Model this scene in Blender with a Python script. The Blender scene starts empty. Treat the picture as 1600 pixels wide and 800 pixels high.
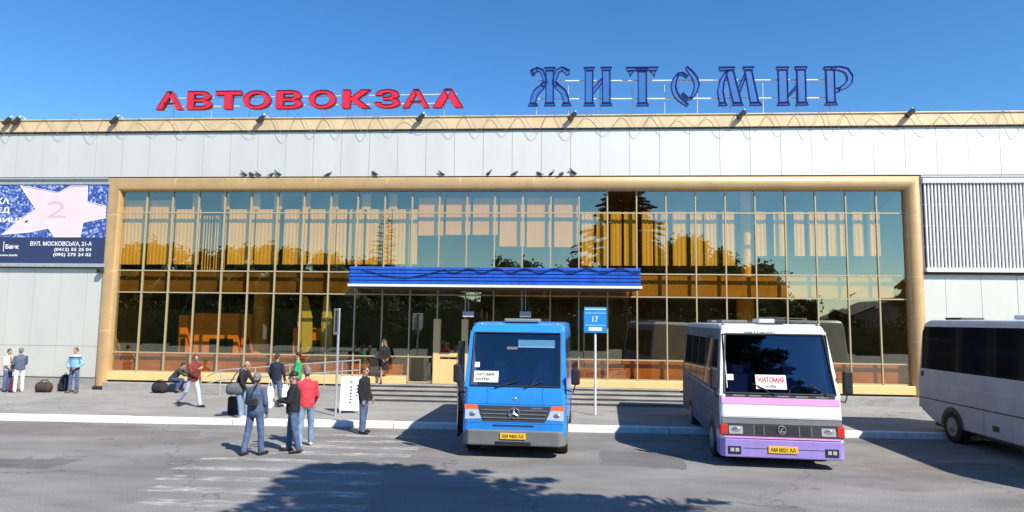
import bpy, bmesh, math, random
from mathutils import Vector, Matrix
random.seed(7)
SC = bpy.context.scene
COL = SC.collection
R = math.radians
V = Vector

# ------------------------------------------------------------------ camera (solved from the photograph's lines)
F_PX = 1044.0
PITCH, YAW, ROLL = R(5.455), R(3.995), R(0.696)
CAM = V((0.0, -25.0, 3.0))
_cy, _sy, _cp, _sp = math.cos(YAW), math.sin(YAW), math.cos(PITCH), math.sin(PITCH)
FWD = V((-_sy * _cp, _cy * _cp, _sp))
_r0 = V((_cy, _sy, 0)); _u0 = _r0.cross(FWD)
RGT = math.cos(ROLL) * _r0 + math.sin(ROLL) * _u0
UPV = -math.sin(ROLL) * _r0 + math.cos(ROLL) * _u0

def ray(u, v):
    return (u - 800) / F_PX * RGT + (400 - v) / F_PX * UPV + FWD
def fp(u, v, Y=0.0):                 # where a sight line meets a plane parallel to the facade
    d = ray(u, v); return CAM + d * ((Y - CAM.y) / d.y)
def gp(u, v, z=0.0):                 # where it meets the ground
    d = ray(u, v); return CAM + d * ((z - CAM.z) / d.z)

cd = bpy.data.cameras.new('camera'); cam = bpy.data.objects.new('camera', cd); COL.objects.link(cam)
cam.matrix_world = Matrix(((RGT.x, UPV.x, -FWD.x, CAM.x), (RGT.y, UPV.y, -FWD.y, CAM.y), (RGT.z, UPV.z, -FWD.z, CAM.z), (0, 0, 0, 1)))
cd.sensor_width = 36; cd.lens = 36 * F_PX / 1600; cd.clip_end = 2000; cd.clip_start = 0.05
SC.camera = cam

# ------------------------------------------------------------------ light
SUN_EL = R(44.5); SUN_AZ = V((0.72, -0.69, 0)).normalized()
sun_dir = V((SUN_AZ.x * math.cos(SUN_EL), SUN_AZ.y * math.cos(SUN_EL), math.sin(SUN_EL)))
w = bpy.data.worlds.new('World'); SC.world = w; w.use_nodes = True
nt = w.node_tree
sky = nt.nodes.new('ShaderNodeTexSky'); sky.sky_type = 'NISHITA'; sky.sun_disc = False
sky.sun_elevation = SUN_EL; sky.sun_rotation = math.atan2(SUN_AZ.x, SUN_AZ.y)
sky.altitude = 200; sky.air_density = 1.0; sky.dust_density = 0.0; sky.ozone_density = 5.0
nt.nodes['Background'].inputs[1].default_value = 0.13
hs = nt.nodes.new('ShaderNodeHueSaturation'); hs.inputs['Saturation'].default_value = 1.22
nt.links.new(sky.outputs[0], hs.inputs['Color']); nt.links.new(hs.outputs[0], nt.nodes['Background'].inputs[0])
sl = bpy.data.lights.new('sun', 'SUN'); so = bpy.data.objects.new('sun', sl); COL.objects.link(so)
sl.energy = 5.0; sl.angle = R(0.5); sl.color = (1.0, 0.94, 0.84)
so.rotation_euler = (-sun_dir).to_track_quat('-Z', 'Y').to_euler()
SC.view_settings.view_transform = 'Standard'; SC.view_settings.look = 'None'
SC.view_settings.exposure = 0.5; SC.view_settings.gamma = 1.0
SC.cycles.use_denoising = True
SC.cycles.max_bounces = 8; SC.cycles.transparent_max_bounces = 12
SC.cycles.caustics_reflective = False; SC.cycles.caustics_refractive = False
SC.cycles.sample_clamp_indirect = 6.0

# ------------------------------------------------------------------ materials
def mat(name, col, rough=0.6, metal=0.0, spec=0.5, var=0.0, vscale=3.0, bump=0.0, bscale=40.0, col2=None, coat=0.0, stretch=(1, 1, 1), emit=None):
    m = bpy.data.materials.new(name); m.use_nodes = True
    n = m.node_tree.nodes; L = m.node_tree.links; b = n['Principled BSDF']
    b.inputs['Base Color'].default_value = (*col, 1); b.inputs['Roughness'].default_value = rough
    b.inputs['Metallic'].default_value = metal; b.inputs['Specular IOR Level'].default_value = spec
    if coat: b.inputs['Coat Weight'].default_value = coat; b.inputs['Coat Roughness'].default_value = 0.06
    if var or bump:
        tc = n.new('ShaderNodeTexCoord'); mp = n.new('ShaderNodeMapping'); mp.inputs['Scale'].default_value = stretch
        L.new(tc.outputs['Object'], mp.inputs[0])
    if var:
        t = n.new('ShaderNodeTexNoise'); t.inputs['Scale'].default_value = vscale; t.inputs['Detail'].default_value = 6; t.inputs['Roughness'].default_value = 0.62
        L.new(mp.outputs[0], t.inputs['Vector'])
        r = n.new('ShaderNodeValToRGB'); r.color_ramp.elements[0].position = 0.3; r.color_ramp.elements[1].position = 0.7
        c2 = col2 or tuple(min(1, c * (1 + var)) for c in col)
        r.color_ramp.elements[0].color = (*[c * (1 - var) for c in col], 1); r.color_ramp.elements[1].color = (*c2, 1)
        L.new(t.outputs['Fac'], r.inputs[0]); L.new(r.outputs[0], b.inputs['Base Color'])
    if bump:
        t2 = n.new('ShaderNodeTexNoise'); t2.inputs['Scale'].default_value = bscale; t2.inputs['Detail'].default_value = 4
        L.new(mp.outputs[0], t2.inputs['Vector'])
        bp = n.new('ShaderNodeBump'); bp.inputs['Strength'].default_value = bump; bp.inputs['Distance'].default_value = 0.02
        L.new(t2.outputs['Fac'], bp.inputs['Height']); L.new(bp.outputs[0], b.inputs['Normal'])
    return m

def bands(name, stops, rough=0.8, axis=2, bump=0.25):          # cloth whose dyed bands change along one axis of the object
    m = mat(name, stops[0][1], rough, bump=bump, bscale=60)
    n = m.node_tree.nodes; L = m.node_tree.links; b = n['Principled BSDF']
    tc = n.new('ShaderNodeTexCoord'); sx = n.new('ShaderNodeSeparateXYZ'); L.new(tc.outputs['Object'], sx.inputs[0])
    r = n.new('ShaderNodeValToRGB'); r.color_ramp.interpolation = 'CONSTANT'
    mr = n.new('ShaderNodeMapRange'); mr.inputs['From Max'].default_value = 2.0
    L.new(sx.outputs[axis], mr.inputs[0]); L.new(mr.outputs[0], r.inputs[0])
    e = r.color_ramp.elements
    e[0].position = stops[0][0] / 2; e[0].color = (*stops[0][1], 1)
    e[1].position = stops[1][0] / 2; e[1].color = (*stops[1][1], 1)
    for p, c in stops[2:]:
        x = e.new(p / 2); x.color = (*c, 1)
    L.new(r.outputs[0], b.inputs['Base Color'])
    return m

def glass_mat(name, trans, refl, fac, rough=0.0):
    m = bpy.data.materials.new(name); m.use_nodes = True
    n = m.node_tree.nodes; L = m.node_tree.links; n.remove(n['Principled BSDF'])
    t = n.new('ShaderNodeBsdfTransparent'); t.inputs[0].default_value = (*trans, 1)
    g = n.new('ShaderNodeBsdfGlossy'); g.inputs['Color'].default_value = (*refl, 1); g.inputs['Roughness'].default_value = rough
    x = n.new('ShaderNodeMixShader'); x.inputs[0].default_value = fac
    L.new(t.outputs[0], x.inputs[1]); L.new(g.outputs[0], x.inputs[2]); L.new(x.outputs[0], n['Material Output'].inputs[0])
    return m

def ground_mat(name, dark, light, coarse, speck, rough=0.9, crack=0.0, tint=None):
    m = bpy.data.materials.new(name); m.use_nodes = True
    n = m.node_tree.nodes; L = m.node_tree.links; b = n['Principled BSDF']; b.inputs['Roughness'].default_value = rough; b.inputs['Specular IOR Level'].default_value = 0.25
    tc = n.new('ShaderNodeTexCoord')
    mp = n.new('ShaderNodeMapping'); mp.inputs['Scale'].default_value = (0.45, 1.0, 1); L.new(tc.outputs['Object'], mp.inputs[0])
    a = n.new('ShaderNodeTexNoise'); a.inputs['Scale'].default_value = coarse; a.inputs['Detail'].default_value = 8; a.inputs['Roughness'].default_value = 0.6; L.new(mp.outputs[0], a.inputs[0])
    r = n.new('ShaderNodeValToRGB'); r.color_ramp.elements[0].position = 0.35; r.color_ramp.elements[1].position = 0.68
    r.color_ramp.elements[0].color = (*dark, 1); r.color_ramp.elements[1].color = (*light, 1); L.new(a.outputs['Fac'], r.inputs[0])
    s = n.new('ShaderNodeTexNoise'); s.inputs['Scale'].default_value = speck; s.inputs['Detail'].default_value = 3; L.new(tc.outputs['Object'], s.inputs[0])
    sr = n.new('ShaderNodeMapRange'); sr.inputs['From Min'].default_value = 0.3; sr.inputs['From Max'].default_value = 0.7; sr.inputs['To Min'].default_value = 0.62; sr.inputs['To Max'].default_value = 1.35; L.new(s.outputs['Fac'], sr.inputs[0])
    mx = n.new('ShaderNodeVectorMath'); mx.operation = 'SCALE'; L.new(r.outputs[0], mx.inputs[0]); L.new(sr.outputs[0], mx.inputs['Scale'])
    out = mx.outputs[0]
    # oil drips and old patches, as real stains of their own
    o = n.new('ShaderNodeTexNoise'); o.inputs['Scale'].default_value = 0.9; o.inputs['Detail'].default_value = 5; L.new(mp.outputs[0], o.inputs[0])
    orr = n.new('ShaderNodeMapRange'); orr.inputs['From Min'].default_value = 0.60; orr.inputs['From Max'].default_value = 0.72; orr.inputs['To Min'].default_value = 1.0; orr.inputs['To Max'].default_value = 0.66; L.new(o.outputs['Fac'], orr.inputs[0])
    m2 = n.new('ShaderNodeVectorMath'); m2.operation = 'SCALE'; L.new(out, m2.inputs[0]); L.new(orr.outputs[0], m2.inputs['Scale']); out = m2.outputs[0]
    if crack:
        vo = n.new('ShaderNodeTexVoronoi'); vo.feature = 'DISTANCE_TO_EDGE'; vo.inputs['Scale'].default_value = crack
        wn = n.new('ShaderNodeTexNoise'); wn.inputs['Scale'].default_value = 1.3; wn.inputs['Detail'].default_value = 5; L.new(tc.outputs['Object'], wn.inputs[0])
        ad = n.new('ShaderNodeVectorMath'); ad.operation = 'ADD'; L.new(tc.outputs['Object'], ad.inputs[0])
        sc_ = n.new('ShaderNodeVectorMath'); sc_.operation = 'SCALE'; sc_.inputs['Scale'].default_value = 2.0; L.new(wn.outputs['Color'], sc_.inputs[0]); L.new(sc_.outputs[0], ad.inputs[1]); L.new(ad.outputs[0], vo.inputs['Vector'])
        cr = n.new('ShaderNodeMapRange'); cr.inputs['From Max'].default_value = 0.006; cr.inputs['To Min'].default_value = 0.55; cr.inputs['To Max'].default_value = 1.0; L.new(vo.outputs['Distance'], cr.inputs[0])
        m3 = n.new('ShaderNodeVectorMath'); m3.operation = 'SCALE'; L.new(out, m3.inputs[0]); L.new(cr.outputs[0], m3.inputs['Scale']); out = m3.outputs[0]
    L.new(out, b.inputs['Base Color'])
    bp = n.new('ShaderNodeBump'); bp.inputs['Strength'].default_value = 0.5; bp.inputs['Distance'].default_value = 0.008; L.new(s.outputs['Fac'], bp.inputs['Height']); L.new(bp.outputs[0], b.inputs['Normal'])
    return m

def worn_paint(name, col, under=0.5, scale=2.6):
    m = mat(name, col, 0.8, var=0.18, vscale=3)
    n = m.node_tree.nodes; L = m.node_tree.links; b = n['Principled BSDF']
    tc = n.new('ShaderNodeTexCoord'); mp = n.new('ShaderNodeMapping'); mp.inputs['Scale'].default_value = (0.5, 1.6, 1); L.new(tc.outputs['Object'], mp.inputs[0])
    t = n.new('ShaderNodeTexNoise'); t.inputs['Scale'].default_value = scale; t.inputs['Detail'].default_value = 9; t.inputs['Roughness'].default_value = 0.75; L.new(mp.outputs[0], t.inputs[0])
    mr = n.new('ShaderNodeMapRange'); mr.inputs['From Min'].default_value = under - 0.05; mr.inputs['From Max'].default_value = under + 0.12; mr.inputs['To Max'].default_value = 0.8; L.new(t.outputs['Fac'], mr.inputs[0])
    tr = n.new('ShaderNodeBsdfTransparent'); x = n.new('ShaderNodeMixShader')
    L.new(mr.outputs[0], x.inputs[0]); L.new(tr.outputs[0], x.inputs[1]); L.new(b.outputs[0], x.inputs[2]); L.new(x.outputs[0], n['Material Output'].inputs[0])
    return m

M = {}
M['asphalt'] = ground_mat('asphalt', (0.172, 0.165, 0.156), (0.275, 0.265, 0.250), 0.7, 45, crack=0.16)
M['pavement'] = ground_mat('pavement', (0.265, 0.257, 0.240), (0.365, 0.355, 0.333), 0.9, 38, crack=0.22)
M['concrete'] = mat('concrete', (0.32, 0.31, 0.29), 0.9, var=0.22, vscale=2.2, bump=0.3, bscale=30, stretch=(0.6, 1, 2))
M['step'] = mat('step_stone', (0.30, 0.29, 0.27), 0.9, var=0.35, vscale=2.0, bump=0.3, bscale=25, stretch=(0.5, 1, 1))
M['kerbwhite'] = mat('kerb_whitewash', (0.80, 0.79, 0.75), 0.85, var=0.16, vscale=5, bump=0.4, bscale=18)
M['zebra'] = worn_paint('worn_road_paint', (0.56, 0.55, 0.53), 0.485)
M['clad'] = mat('aluminium_cladding', (0.71, 0.695, 0.615), 0.50, metal=0.32, var=0.05, vscale=0.8, stretch=(1.2, 1, 0.35), bump=0.04, bscale=1.2)
M['joint'] = mat('dark_joint', (0.16, 0.16, 0.16), 0.9)
M['gold'] = mat('gold_painted_metal', (0.60, 0.39, 0.18), 0.40, metal=0.25, var=0.10, vscale=1.6, bump=0.06, bscale=3)
M['cornice'] = mat('cornice_beige_metal', (0.72, 0.54, 0.31), 0.5, metal=0.1, var=0.14, vscale=1.6, stretch=(1, 1, 0.4), bump=0.06, bscale=2.5)
M['sill'] = mat('sill_cream_metal', (0.82, 0.58, 0.25), 0.5, metal=0.05, var=0.05, vscale=2)
M['mull'] = mat('mullion_metal', (0.50, 0.42, 0.25), 0.45, metal=0.2)
M['dark'] = mat('dark_void', (0.025, 0.023, 0.022), 0.9)
M['glass'] = glass_mat('amber_glass', (0.96, 0.71, 0.25), (0.92, 0.95, 0.74), 0.30)
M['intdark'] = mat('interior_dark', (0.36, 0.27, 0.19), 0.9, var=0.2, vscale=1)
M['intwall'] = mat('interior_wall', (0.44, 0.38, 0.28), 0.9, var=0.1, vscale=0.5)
M['intfloor'] = mat('interior_floor', (0.38, 0.29, 0.2), 0.7, var=0.2, vscale=1)
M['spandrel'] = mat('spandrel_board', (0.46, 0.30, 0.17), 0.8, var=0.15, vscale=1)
M['lowwall'] = mat('interior_low_wall', (0.50, 0.21, 0.06), 0.8, var=0.25, vscale=1.2)
M['curtain'] = mat('curtain_cloth', (0.80, 0.70, 0.54), 0.9, var=0.08, vscale=6, stretch=(6, 1, 0.3))
M['blind'] = mat('blind_cloth', (0.82, 0.62, 0.52), 0.9, var=0.05, vscale=3)
M['orange'] = mat('orange_board', (0.85, 0.42, 0.14), 0.7, var=0.08, vscale=2)
M['ycol'] = mat('yellow_column', (0.85, 0.68, 0.30), 0.6)
M['teal'] = mat('pale_flag', (0.62, 0.78, 0.70), 0.8)
M['blue'] = mat('canopy_blue', (0.020, 0.105, 0.50), 0.42, var=0.22, vscale=2.5, stretch=(1, 1, 0.3), bump=0.08, bscale=4)
M['white'] = mat('white_paint', (0.80, 0.80, 0.80), 0.45)
M['red'] = mat('sign_red', (0.78, 0.018, 0.045), 0.4, var=0.06, vscale=4)
M['redside'] = mat('sign_red_dark', (0.22, 0.008, 0.03), 0.5)
M['pink'] = mat('sign_rim', (0.75, 0.22, 0.30), 0.5)
M['lblue'] = mat('letter_blue', (0.035, 0.15, 0.42), 0.4, var=0.1, vscale=4)
M['lblued'] = mat('letter_tube', (0.018, 0.035, 0.21), 0.4)
M['steel'] = mat('galvanised_steel', (0.55, 0.56, 0.57), 0.45, metal=0.5, var=0.1, vscale=8)
M['lampgrey'] = mat('lamp_dark', (0.035, 0.03, 0.025), 0.5, var=0.2, vscale=8)
M['black'] = mat('black_plastic', (0.014, 0.014, 0.015), 0.45)
M['wire'] = mat('wire', (0.24, 0.20, 0.16), 0.7)
M['wiredark'] = mat('wire_dark', (0.02, 0.025, 0.06), 0.7)

# ------------------------------------------------------------------ mesh builder
class MB:
    def __init__(s): s.v = []; s.f = []; s.m = []
    def add(s, vs, fs, mi=0):
        b = len(s.v); s.v.extend([V(p) for p in vs]); s.f.extend([tuple(b + i for i in f) for f in fs]); s.m.extend([mi] * len(fs)); return s
    def box(s, lo, hi, mi=0, mx=None):
        (x0, y0, z0), (x1, y1, z1) = lo, hi
        vs = [V(p) for p in ((x0, y0, z0), (x1, y0, z0), (x1, y1, z0), (x0, y1, z0), (x0, y0, z1), (x1, y0, z1), (x1, y1, z1), (x0, y1, z1))]
        if mx is not None: vs = [mx @ p for p in vs]
        return s.add(vs, [(0, 3, 2, 1), (4, 5, 6, 7), (0, 1, 5, 4), (1, 2, 6, 5), (2, 3, 7, 6), (3, 0, 4, 7)], mi)
    def prism(s, pts, off, mi=0, mside=None):
        pts = [V(p) for p in pts]; off = V(off); n = len(pts)
        b = len(s.v); s.v.extend(pts); s.v.extend([p + off for p in pts])
        s.f.append(tuple(b + i for i in range(n))); s.m.append(mi)
        s.f.append(tuple(b + n + i for i in reversed(range(n)))); s.m.append(mi)
        for i in range(n):
            j = (i + 1) % n; s.f.append((b + i, b + n + i, b + n + j, b + j)); s.m.append(mi if mside is None else mside)
        return s
    def tube(s, pts, r, n=6, mi=0, closed=False, cap=True):
        pts = [V(p) for p in pts]; k = len(pts); rr = r if isinstance(r, (list, tuple)) else [r] * k
        b = len(s.v); up = None
        for i, p in enumerate(pts):
            if closed: t = pts[(i + 1) % k] - pts[i - 1]
            else: t = pts[min(i + 1, k - 1)] - pts[max(i - 1, 0)]
            if t.length < 1e-9: t = V((0, 0, 1))
            t.normalize()
            if up is None: up = V((0, 0, 1)) if abs(t.z) < 0.9 else V((0, 1, 0))
            a = t.cross(up)
            if a.length < 1e-6: a = t.cross(V((1, 0, 0)))
            a.normalize(); c = a.cross(t)
            for q in range(n):
                an = 2 * math.pi * q / n; s.v.append(p + (a * math.cos(an) + c * math.sin(an)) * rr[i])
        for i in range(k if closed else k - 1):
            j = (i + 1) % k
            for q in range(n):
                q2 = (q + 1) % n; s.f.append((b + i * n + q, b + i * n + q2, b + j * n + q2, b + j * n + q)); s.m.append(mi)
        if cap and not closed:
            s.f.append(tuple(b + q for q in reversed(range(n)))); s.m.append(mi)
            s.f.append(tuple(b + (k - 1) * n + q for q in range(n))); s.m.append(mi)
        return s
    def loft(s, rings, mi=0, cap=True):
        n = len(rings[0]); b = len(s.v)
        for r_ in rings: s.v.extend([V(p) for p in r_])
        for i in range(len(rings) - 1):
            for q in range(n):
                q2 = (q + 1) % n; s.f.append((b + i * n + q, b + i * n + q2, b + (i + 1) * n + q2, b + (i + 1) * n + q)); s.m.append(mi)
        if cap:
            s.f.append(tuple(b + q for q in reversed(range(n)))); s.m.append(mi)
            s.f.append(tuple(b + (len(rings) - 1) * n + q for q in range(n))); s.m.append(mi)
        return s
    def ball(s, c, r, mi=0, nu=12, nv=8, mx=None):
        rx, ry, rz = r if isinstance(r, (tuple, list)) else (r, r, r); c = V(c); vs = []; fs = []
        for i in range(nv + 1):
            th = math.pi * i / nv
            for j in range(nu):
                ph = 2 * math.pi * j / nu
                p = V((rx * math.sin(th) * math.cos(ph), ry * math.sin(th) * math.sin(ph), rz * math.cos(th)))
                vs.append(c + (mx @ p if mx is not None else p))
        for i in range(nv):
            for j in range(nu):
                j2 = (j + 1) % nu; fs.append((i * nu + j, (i + 1) * nu + j, (i + 1) * nu + j2, i * nu + j2))
        return s.add(vs, fs, mi)
    def mesh(s, name, mats):
        me = bpy.data.meshes.new(name); me.from_pydata([tuple(p) for p in s.v], [], s.f)
        for m_ in mats: me.materials.append(m_)
        me.polygons.foreach_set('material_index', s.m); me.update()
        return me
    def build(s, name, mats, parent=None, bevel=0.0, smooth=None, seg=2, fix=True):
        mats = mats if isinstance(mats, (list, tuple)) else [mats]
        me = s.mesh(name, mats)
        if fix:
            bm = bmesh.new(); bm.from_mesh(me); bmesh.ops.remove_doubles(bm, verts=bm.verts, dist=1e-6); bmesh.ops.recalc_face_normals(bm, faces=bm.faces); bm.to_mesh(me); bm.free()
        o = bpy.data.objects.new(name, me); COL.objects.link(o)
        if smooth is not None:
            me.polygons.foreach_set('use_smooth', [True] * len(me.polygons)); me.set_sharp_from_angle(angle=R(smooth))
        if bevel:
            md = o.modifiers.new('bevel', 'BEVEL'); md.width = bevel; md.segments = seg; md.limit_method = 'ANGLE'; md.angle_limit = R(35)
            md.harden_normals = False
        if parent is not None: o.parent = parent
        return o

def empty(name, label, cat, loc=(0, 0, 0), rz=0.0, group=None):
    o = bpy.data.objects.new(name, None); COL.objects.link(o); o.location = loc; o.rotation_euler = (0, 0, rz); o.empty_display_size = 0.3
    o['label'] = label; o['category'] = cat
    if group: o['group'] = group
    return o
def tag(o, label, cat, group=None):
    o['label'] = label; o['category'] = cat
    if group: o['group'] = group
    return o
def structure(o): o['kind'] = 'structure'; return o

_tc = {}
def text_geo(s, bold=0.0):
    if (s, bold) in _tc: return _tc[(s, bold)]
    c = bpy.data.curves.new('lettering', 'FONT'); c.body = s; c.offset = bold; c.resolution_u = 3
    o = bpy.data.objects.new('lettering', c); COL.objects.link(o)
    me = bpy.data.meshes.new_from_object(o.evaluated_get(bpy.context.evaluated_depsgraph_get()))
    vs = [v.co.copy() for v in me.vertices]; fs = [tuple(p.vertices) for p in me.polygons]
    bpy.data.objects.remove(o); bpy.data.curves.remove(c); bpy.data.meshes.remove(me)
    x0 = min(v.x for v in vs); x1 = max(v.x for v in vs); y0 = min(v.y for v in vs); y1 = max(v.y for v in vs)
    vs = [V(((v.x - x0) / (x1 - x0), (v.y - y0) / (y1 - y0), 0)) for v in vs]
    # weld so that rims can be found
    key = {}; idx = []; nv = []
    for v in vs:
        k = (round(v.x, 5), round(v.y, 5))
        if k not in key: key[k] = len(nv); nv.append(v)
        idx.append(key[k])
    nf = [tuple(idx[i] for i in f) for f in fs]; nf = [f for f in nf if len(set(f)) == len(f)]
    _tc[(s, bold)] = (nv, nf, (x1 - x0) / (y1 - y0)); return _tc[(s, bold)]
def text_on(mb, s, fn, mi=0, bold=0.0, depth=None, mside=None):
    """fn maps (a, b) in the unit box to a point; depth is an optional offset vector that turns the flat letters into solid ones"""
    vs, fs, _ = text_geo(s, bold)
    pv = [fn(v.x, v.y) for v in vs]
    mb.add(pv, fs, mi)
    if depth is not None:
        d = V(depth); mb.add([p + d for p in pv], [tuple(reversed(f)) for f in fs], mi)
        cnt = {}
        for f in fs:
            for i in range(len(f)):
                e = (f[i], f[(i + 1) % len(f)])
                cnt[tuple(sorted(e))] = cnt.get(tuple(sorted(e)), 0) + 1
        for f in fs:
            for i in range(len(f)):
                a, b = f[i], f[(i + 1) % len(f)]
                if cnt[tuple(sorted((a, b)))] == 1:
                    mb.add([pv[b], pv[a], pv[a] + d, pv[b] + d], [(0, 1, 2, 3)], mi if mside is None else mside)

# ================================================================== SETTING
MB().add([(-400, -400, 0), (400, -400, 0), (400, 400, 0), (-400, 400, 0)], [(0, 1, 2, 3)]).build('road', M['asphalt'])['kind'] = 'structure'
M['patch'] = ground_mat('road_patch', (0.185, 0.160, 0.148), (0.235, 0.205, 0.190), 1.2, 60)
M['patchd'] = ground_mat('road_patch_dark', (0.13, 0.127, 0.125), (0.175, 0.170, 0.166), 1.4, 60)
for pts_, m_, z_ in (([(-22, -8.0), (-14, -7.9), (-9.3, -7.7), (-9.0, -8.5), (-13.0, -8.9), (-22, -9.0)], 'patch', 0.002), ([(1.0, -9.0), (2.9, -9.2), (2.6, -10.8), (0.9, -10.6)], 'patchd', 0.002), ([(-12.5, -11.6), (-9.8, -11.4), (-9.9, -12.3), (-12.6, -12.6)], 'patchd', 0.002), ([(6.6, -9.6), (9.6, -9.3), (9.7, -10.0), (6.5, -10.4)], 'patch', 0.002)):
    n_ = len(pts_); rnd_ = random.Random(n_ + int(pts_[0][0])); ring_ = []
    for i in range(n_):
        a_, b_ = V((*pts_[i], z_)), V((*pts_[(i + 1) % n_], z_))
        for k in range(6): q_ = a_.lerp(b_, k / 6); ring_.append(q_ + V((rnd_.uniform(-0.06, 0.06), rnd_.uniform(-0.06, 0.06), 0)))
    MB().add(ring_, [tuple(range(len(ring_)))]).build('road_patch', M[m_])['kind'] = 'structure'
# pavement: its front edge follows the kerb
ka = gp(0, 657); kb = gp(1480, 687)
kslope = (kb.y - ka.y) / (kb.x - ka.x)
def kerb_y(x): return ka.y + (x - ka.x) * kslope
SW = 0.16
X0, X1 = -60.0, 60.0
mb = MB()
mb.prism([(X0, kerb_y(X0) + 0.24, 0.0), (X1, kerb_y(X1) + 0.24, 0.0), (X1, 30, 0.0), (X0, 30, 0.0)], (0, 0, SW))
structure(mb.build('pavement', M['pavement']))
mb = MB(); x = -40.0; kn = 0
while x < 40:
    ln = random.choice((2.0, 2.0, 3.0, 2.5)); a, b = x + 0.008, x + ln - 0.008
    dz = random.uniform(-0.008, 0.012); dy = random.uniform(-0.012, 0.012)
    ya, yb = kerb_y(a) + dy, kerb_y(b) + dy
    mb.prism([(a, ya, -0.05), (b, yb, -0.05), (b, yb + 0.24, -0.05), (a, ya + 0.24, -0.05)], (0, 0, SW + 0.055 + dz))
    x += ln
structure(mb.build('kerb', M['kerbwhite'], bevel=0.018))
mb = MB()
for i, (y, xa, xb) in enumerate([(-7.9, -6.4, -3.4), (-8.62, -6.5, -3.4), (-9.4, -6.7, -3.2), (-10.2, -7.1, -3.2), (-11.0, -7.6, -3.4), (-11.85, -7.6, -3.4), (-12.7, -7.4, -3.2), (-13.5, -7.2, -3.2), (-14.3, -6.8, -3.0)]):
    mb.add([(xa, y - 0.19, 0.004), (xb, y - 0.16, 0.004), (xb, y + 0.17, 0.004), (xa + 0.15, y + 0.2, 0.004)], [(0, 1, 2, 3)])
structure(mb.build('road_markings', M['zebra']))

# ================================================================== STATION BUILDING
BG = empty('station_building', 'long bus station building with silver cladding and gold framed glass front', 'building', (0, 0, 0))
BL, BR = -34.0, 34.0
zt = lambda z0, Y: 3 + (z0 - 3) * (25 + Y) / 25.0
ZTOP, ZDK = zt(10.79, -0.3), zt(10.26, -0.24)
ZCL0 = fp(800, 275, -0.18).z
# cladding panels (upper band)
def panels(xs, zs, Y, name, seed=1):
    rnd = random.Random(seed); mb = MB()
    for i in range(len(xs) - 1):
        for j in range(len(zs) - 1):
            g = 0.006
            a, b, c, d = xs[i] + g, xs[i + 1] - g, zs[j] + g, zs[j + 1] - g
            t = [rnd.uniform(-0.004, 0.004) for _ in range(4)]
            mb.add([(a, Y + t[0], c), (b, Y + t[1], c), (b, Y + t[2], d), (a, Y + t[3], d), (a, Y + 0.03, c), (b, Y + 0.03, c), (b, Y + 0.03, d), (a, Y + 0.03, d)],
                   [(0, 1, 2, 3), (0, 4, 5, 1), (1, 5, 6, 2), (2, 6, 7, 3), (3, 7, 4, 0)], 0)
    mb.box((xs[0], Y + 0.034, zs[0]), (xs[-1], Y + 0.06, zs[-1]), 1)
    return mb.build(name, [M['clad'], M['joint']], BG)
px = 1.105; xs = [fp(233, 240, -0.18).x + px * i for i in range(-16, 42)]
panels(xs, [ZCL0, ZDK], -0.18, 'cladding', 3)
# cornice band, cap, shadow gap
mb = MB(); mb.box((BL, -0.26, ZDK + 0.05), (BR, 0.6, ZTOP)); mb.build('cornice', M['cornice'], BG, bevel=0.012)
mb = MB(); mb.box((BL, -0.30, ZTOP), (BR, 0.65, ZTOP + 0.045)); mb.build('cornice_cap', M['cornice'], BG, bevel=0.01)
mb = MB(); mb.box((BL, -0.24, ZDK), (BR, 0.6, ZDK + 0.05)); mb.build('cornice_gap', M['dark'], BG)
mb = MB(); mb.box((BL, 0.55, ZTOP - 0.5), (BR, 20, ZTOP - 0.25)); mb.build('roof', M['concrete'], BG)
mb = MB(); mb.box((BL, 20, 0), (BR, 20.2, ZTOP - 0.2)); mb.box((BL, -0.2, 0.2), (BL + 0.2, 20, ZTOP - 0.5)); mb.box((BR - 0.2, -0.2, 0.2), (BR, 20, ZTOP - 0.5)); mb.build('outer_wall', M['clad'], BG)

# gold portal frame: a half-round profile swept round the glazing with mitred corners
fr_l = (fp(163, 430, -0.4).x + fp(188, 430, -0.4).x) / 2 ; fr_lo = fp(161, 430, -0.12).x
fr_r1 = fp(1443, 430, -0.12).x
ft1 = fp(800, 275.5, -0.2).z
RW = 0.54
prof = []                                  # (distance in from the outer edge, y)
for i in range(13):
    a = math.pi * i / 12; prof.append((RW / 2 - RW / 2 * math.cos(a), -0.06 - 0.26 * math.sin(a)))
prof.append((RW, 0.02)); prof.insert(0, (0.0, -0.02))
path = [(fr_lo, 0.30, 1, 0), (fr_lo, ft1, 1, -1), (fr_r1, ft1, -1, -1), (fr_r1, 0.30, -1, 0)]
rings = [[(px_ + dx * d, y, pz + dz * d) for d, y in prof] for px_, pz, dx, dz in path]
mb = MB(); mb.loft(rings, 0, cap=True)
mb.build('portal_frame', M['gold'], BG, smooth=50)
mb = MB()
for xx in (fr_lo, fr_r1 - RW):
    mb = MB(); mb.box((xx + 0.02, -0.36, 0.16), (xx + RW - 0.02, -0.05, 0.30)); mb.build('frame_foot', M['dark'], BG, bevel=0.05)
prof2 = [(d, y - 0.004) for d, y in prof[1:-1]]
for i in range(1, 11):                    # sheet joints of the frame cladding
    xj = fr_lo + (fr_r1 - fr_lo) * i / 11
    MB().loft([[(xj + dx, y, ft1 - d) for d, y in prof2] for dx in (-0.008, 0.008)], cap=True).build('seam', M['sill'], BG)
for xc, sg_ in ((fr_lo, 1), (fr_r1, -1)):
    for zj in (2.4, 4.7, 6.9): MB().loft([[(xc + sg_ * d, y, zj + dz) for d, y in prof2] for dz in (-0.008, 0.008)], cap=True).build('seam', M['sill'], BG)
GX0, GX1 = fr_lo + RW - 0.02, fr_r1 - RW + 0.02
GTOP = ft1 - RW + 0.05
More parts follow.
